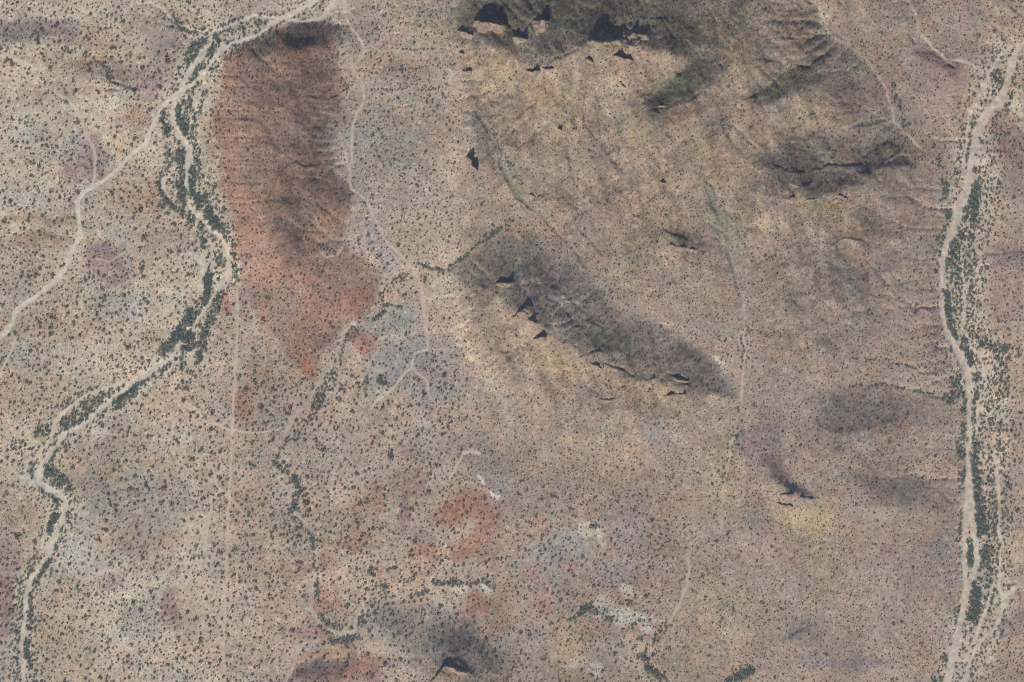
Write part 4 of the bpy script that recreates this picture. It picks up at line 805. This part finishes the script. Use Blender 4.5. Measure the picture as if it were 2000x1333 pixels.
def desert_tree(x, y, d, grp, k):
    e = bpy.data.objects.new("desert_tree", None); C.objects.link(e); e.empty_display_size = .5
    e.location = place(x, y, float(sample(Z, np.array(x), np.array(y)))); e.rotation_euler = (0, 0, rng.uniform(0, 6.28))
    hgt = rng.uniform(.8, 1.05); e.scale = (d, d, d * hgt)
    tag(e, tree_label(x, y, grp), "tree", "trees, " + grp)
    for nm, me in (("trunk", TRUNK[k]), ("crown", CROWN[k])):
        c = bpy.data.objects.new(nm, me); C.objects.link(c); c.parent = e
    return c
single = [t for t in trees if in_view(t[0], t[1])][:300]
chosen = set(id(t) for t in single)
TREE_SRC = {}
for i, t in enumerate(single):
    k = i % 5; crown = desert_tree(*t, k); TREE_SRC.setdefault(k, crown)
rest_trees = np.array([t[:3] for t in trees if id(t) not in chosen])

# shrubs on a jittered grid; big and wide apart on the flats, small and close on the hills
def scatter(cell, seed):
    r = np.random.default_rng(seed)
    x, y = np.meshgrid(np.arange(-260, 2260, cell), np.arange(-260, 1593, cell))
    x = (x + r.uniform(-.5, .5, x.shape) * cell * .98).ravel(); y = (y + r.uniform(-.5, .5, y.shape) * cell * .98).ravel()
    return x, y, r
def openness(x, y):
    flat = np.clip(ss(520, 400, x) + ss(620, 760, y) * ss(960, 820, x) + .75 * ss(900, 1020, y) * ss(1420, 1250, x) + .45 * ss(680, 720, x) * ss(920, 860, x), 0, 1)
    flat = np.maximum(flat, .5 * ss(430, 450, x) * ss(700, 660, x) * ss(60, 90, y))
    return np.clip(np.maximum(flat, .55 * ss(1900, 1930, x)) * (1 - .9 * sample(HILL, x, y)), 0, 1)
x, y, r = scatter(10.6, 501)
b = openness(x, y); clump = fbm(x, y, 61, 60, 3); gut = sample(GUT, x, y)
ok = (r.random(len(x)) < (.54 + .22 * b + .42 * clump + .5 * gut)) & (sample(keep_clear, x, y) > 1.6) & (sample(trail_clear, x, y) > .8)
d = (1.6 + 1.05 * b + .5 * gut) * np.exp(.33 * r.normal(size=len(x)))
big = np.stack([x, y, d], -1)[ok]
x, y, r = scatter(6.0, 502)
b = openness(x, y); clump = fbm(x, y, 62, 45, 3)
ok = (r.random(len(x)) < (.55 + .35 * clump + .3 * sample(GUT, x, y))) & (sample(keep_clear, x, y) > .8) & (sample(trail_clear, x, y) > .5)
d = (1.35 - .1 * b) * np.exp(.3 * r.normal(size=len(x)))
low = np.stack([x, y, d], -1)[ok]

big = big[np.argsort(-big[:, 2])]
vis = in_view(big[:, 0], big[:, 1]); first = np.where(vis)[0][:300]
def shrub_place(x, y):
    if x < 430: return ("pale flats west of the winding wash" if y < 400 else "flats below the dirt road's long bend" if y < 740 else "flats between the sharp elbow and the straight track" if y < 1050 else "flats beside the wash's lower reach")
    if x < 700 and y < 740: return "red hill"
    if x < 560: return "flats beside the dead straight track"
    if x < 960: return "grey ground along the bending centre track" if y < 800 else "ground between the red earth patches"
    if x < 1400: return "plain below the central dark ridge" if y > 780 else "slopes of the ridges"
    return "brown slopes west of the broad wash" if x < 1860 else "scrubby plain east of the broad wash"
BUSH_SRC = {}
for i, j in enumerate(first):
    x, y, d = big[j]; k = i % 5
    o = bpy.data.objects.new("desert_shrub", BUSH[k]); C.objects.link(o)
    o.location = place(x, y, float(sample(Z, np.array(x), np.array(y)))); o.rotation_euler = (0, 0, rng.uniform(0, 6.28)); o.scale = (d, d, d * .9)
    tag(o, "brown green rounded shrub on the " + shrub_place(x, y), "shrub", "larger shrubs dotted over the plain"); BUSH_SRC.setdefault(k, o)
rest_big = np.delete(big, first, axis=0)

def instances(name, pts, sources, label, seed):
    """One object whose points carry plants; sources = list of lists of objects that make one plant."""
    r = np.random.default_rng(seed)
    z = sample(Z, pts[:, 0], pts[:, 1]); x, y, z = place(pts[:, 0], pts[:, 1], z)
    me = bpy.data.meshes.new(name); n = len(pts); me.vertices.add(n)
    me.vertices.foreach_set("co", np.stack([x, y, z], -1).astype(np.float32).ravel())
    for nm, ty, v in (("size", 'FLOAT', pts[:, 2]), ("turn", 'FLOAT', r.uniform(0, 6.28, n)), ("pick", 'INT', r.integers(0, len(sources), n))):
        me.attributes.new(nm, ty, 'POINT').data.foreach_set("value", v.astype(np.int32 if ty == 'INT' else np.float32))
    o = bpy.data.objects.new(name, me); C.objects.link(o); tag(o, label, kind='stuff')
    ng = bpy.data.node_groups.new(name, 'GeometryNodeTree')
    ng.interface.new_socket("Geometry", in_out='INPUT', socket_type='NodeSocketGeometry'); ng.interface.new_socket("Geometry", in_out='OUTPUT', socket_type='NodeSocketGeometry')
    N, L = ng.nodes.new, ng.links.new
    gi, go = N("NodeGroupInput"), N("NodeGroupOutput"); iop = N("GeometryNodeInstanceOnPoints"); alls = N("GeometryNodeJoinGeometry")
    for src in reversed(sources):
        j = N("GeometryNodeJoinGeometry")
        for s in src:
            oi = N("GeometryNodeObjectInfo"); oi.inputs[0].default_value = s; oi.transform_space = 'ORIGINAL'; L(oi.outputs["Geometry"], j.inputs[0])
        g2 = N("GeometryNodeGeometryToInstance"); L(j.outputs[0], g2.inputs[0]); L(g2.outputs[0], alls.inputs[0])
    def attr(nm, ty):
        a = N("GeometryNodeInputNamedAttribute"); a.data_type = ty; a.inputs[0].default_value = nm; return a.outputs["Attribute"]
    cx = N("ShaderNodeCombineXYZ"); L(attr("turn", 'FLOAT'), cx.inputs[2])
    L(gi.outputs[0], iop.inputs["Points"]); L(alls.outputs[0], iop.inputs["Instance"]); iop.inputs["Pick Instance"].default_value = True
    L(attr("pick", 'INT'), iop.inputs["Instance Index"]); L(cx.outputs[0], iop.inputs["Rotation"]); L(attr("size", 'FLOAT'), iop.inputs["Scale"])
    L(iop.outputs[0], go.inputs[0])
    md = o.modifiers.new("plants", 'NODES'); md.node_group = ng
    return o
tree_sources = [[TREE_SRC[k], [c for c in TREE_SRC[k].parent.children if c.name.startswith("trunk")][0]] for k in range(5)]
instances("wash_woodland", rest_trees, tree_sources, "dark green trees massed along the washes and gullies", 1)
instances("desert_scrub", rest_big, [[BUSH_SRC[k]] for k in range(5)], "brown green shrubs dotted all over the desert", 2)
lows = []
for k in range(3):                                      # three real low shrubs lend their shape to all others
    x, y, d = low[len(low) // 2 + 40 * k]
    o = bpy.data.objects.new("low_shrub", LOW[k]); C.objects.link(o); o.location = place(x, y, float(sample(Z, np.array(x), np.array(y)))); o.scale = (d, d, d)
    tag(o, "small grey brown shrub on the open plain", "shrub", "small shrubs on the plain"); lows.append([o])
instances("low_scrub", low, lows, "small grey brown shrubs speckling the ground", 3)
print("trees", len(trees), "shrubs", len(big), "low", len(low))

# ------------------------------------------------------------------ the air between the aircraft and the ground
hx, hz0, hz1 = 11500.0, float(Z.min()) - 12.0, ALT + 100.0
hv = [(x, y, z) for z in (hz0, hz1) for x, y in ((-hx, -hx), (hx, -hx), (hx, hx), (-hx, hx))]
hm = bpy.data.meshes.new("haze"); hm.from_pydata(hv, [], [(3, 2, 1, 0), (4, 5, 6, 7), (0, 1, 5, 4), (1, 2, 6, 5), (2, 3, 7, 6), (3, 0, 4, 7)])
mh = bpy.data.materials.new("pale_air"); mh.use_nodes = True; nt = mh.node_tree
nt.nodes.remove(nt.nodes["Principled BSDF"]); pv = nt.nodes.new("ShaderNodeVolumePrincipled")
pv.inputs["Color"].default_value = (.55, .68, 1, 1); pv.inputs["Density"].default_value = 2.2e-5; pv.inputs["Anisotropy"].default_value = 0
nt.links.new(pv.outputs[0], nt.nodes["Material Output"].inputs["Volume"]); hm.materials.append(mh)
ho = bpy.data.objects.new("haze", hm); C.objects.link(ho); tag(ho, "thin pale air over the whole desert", kind='stuff')
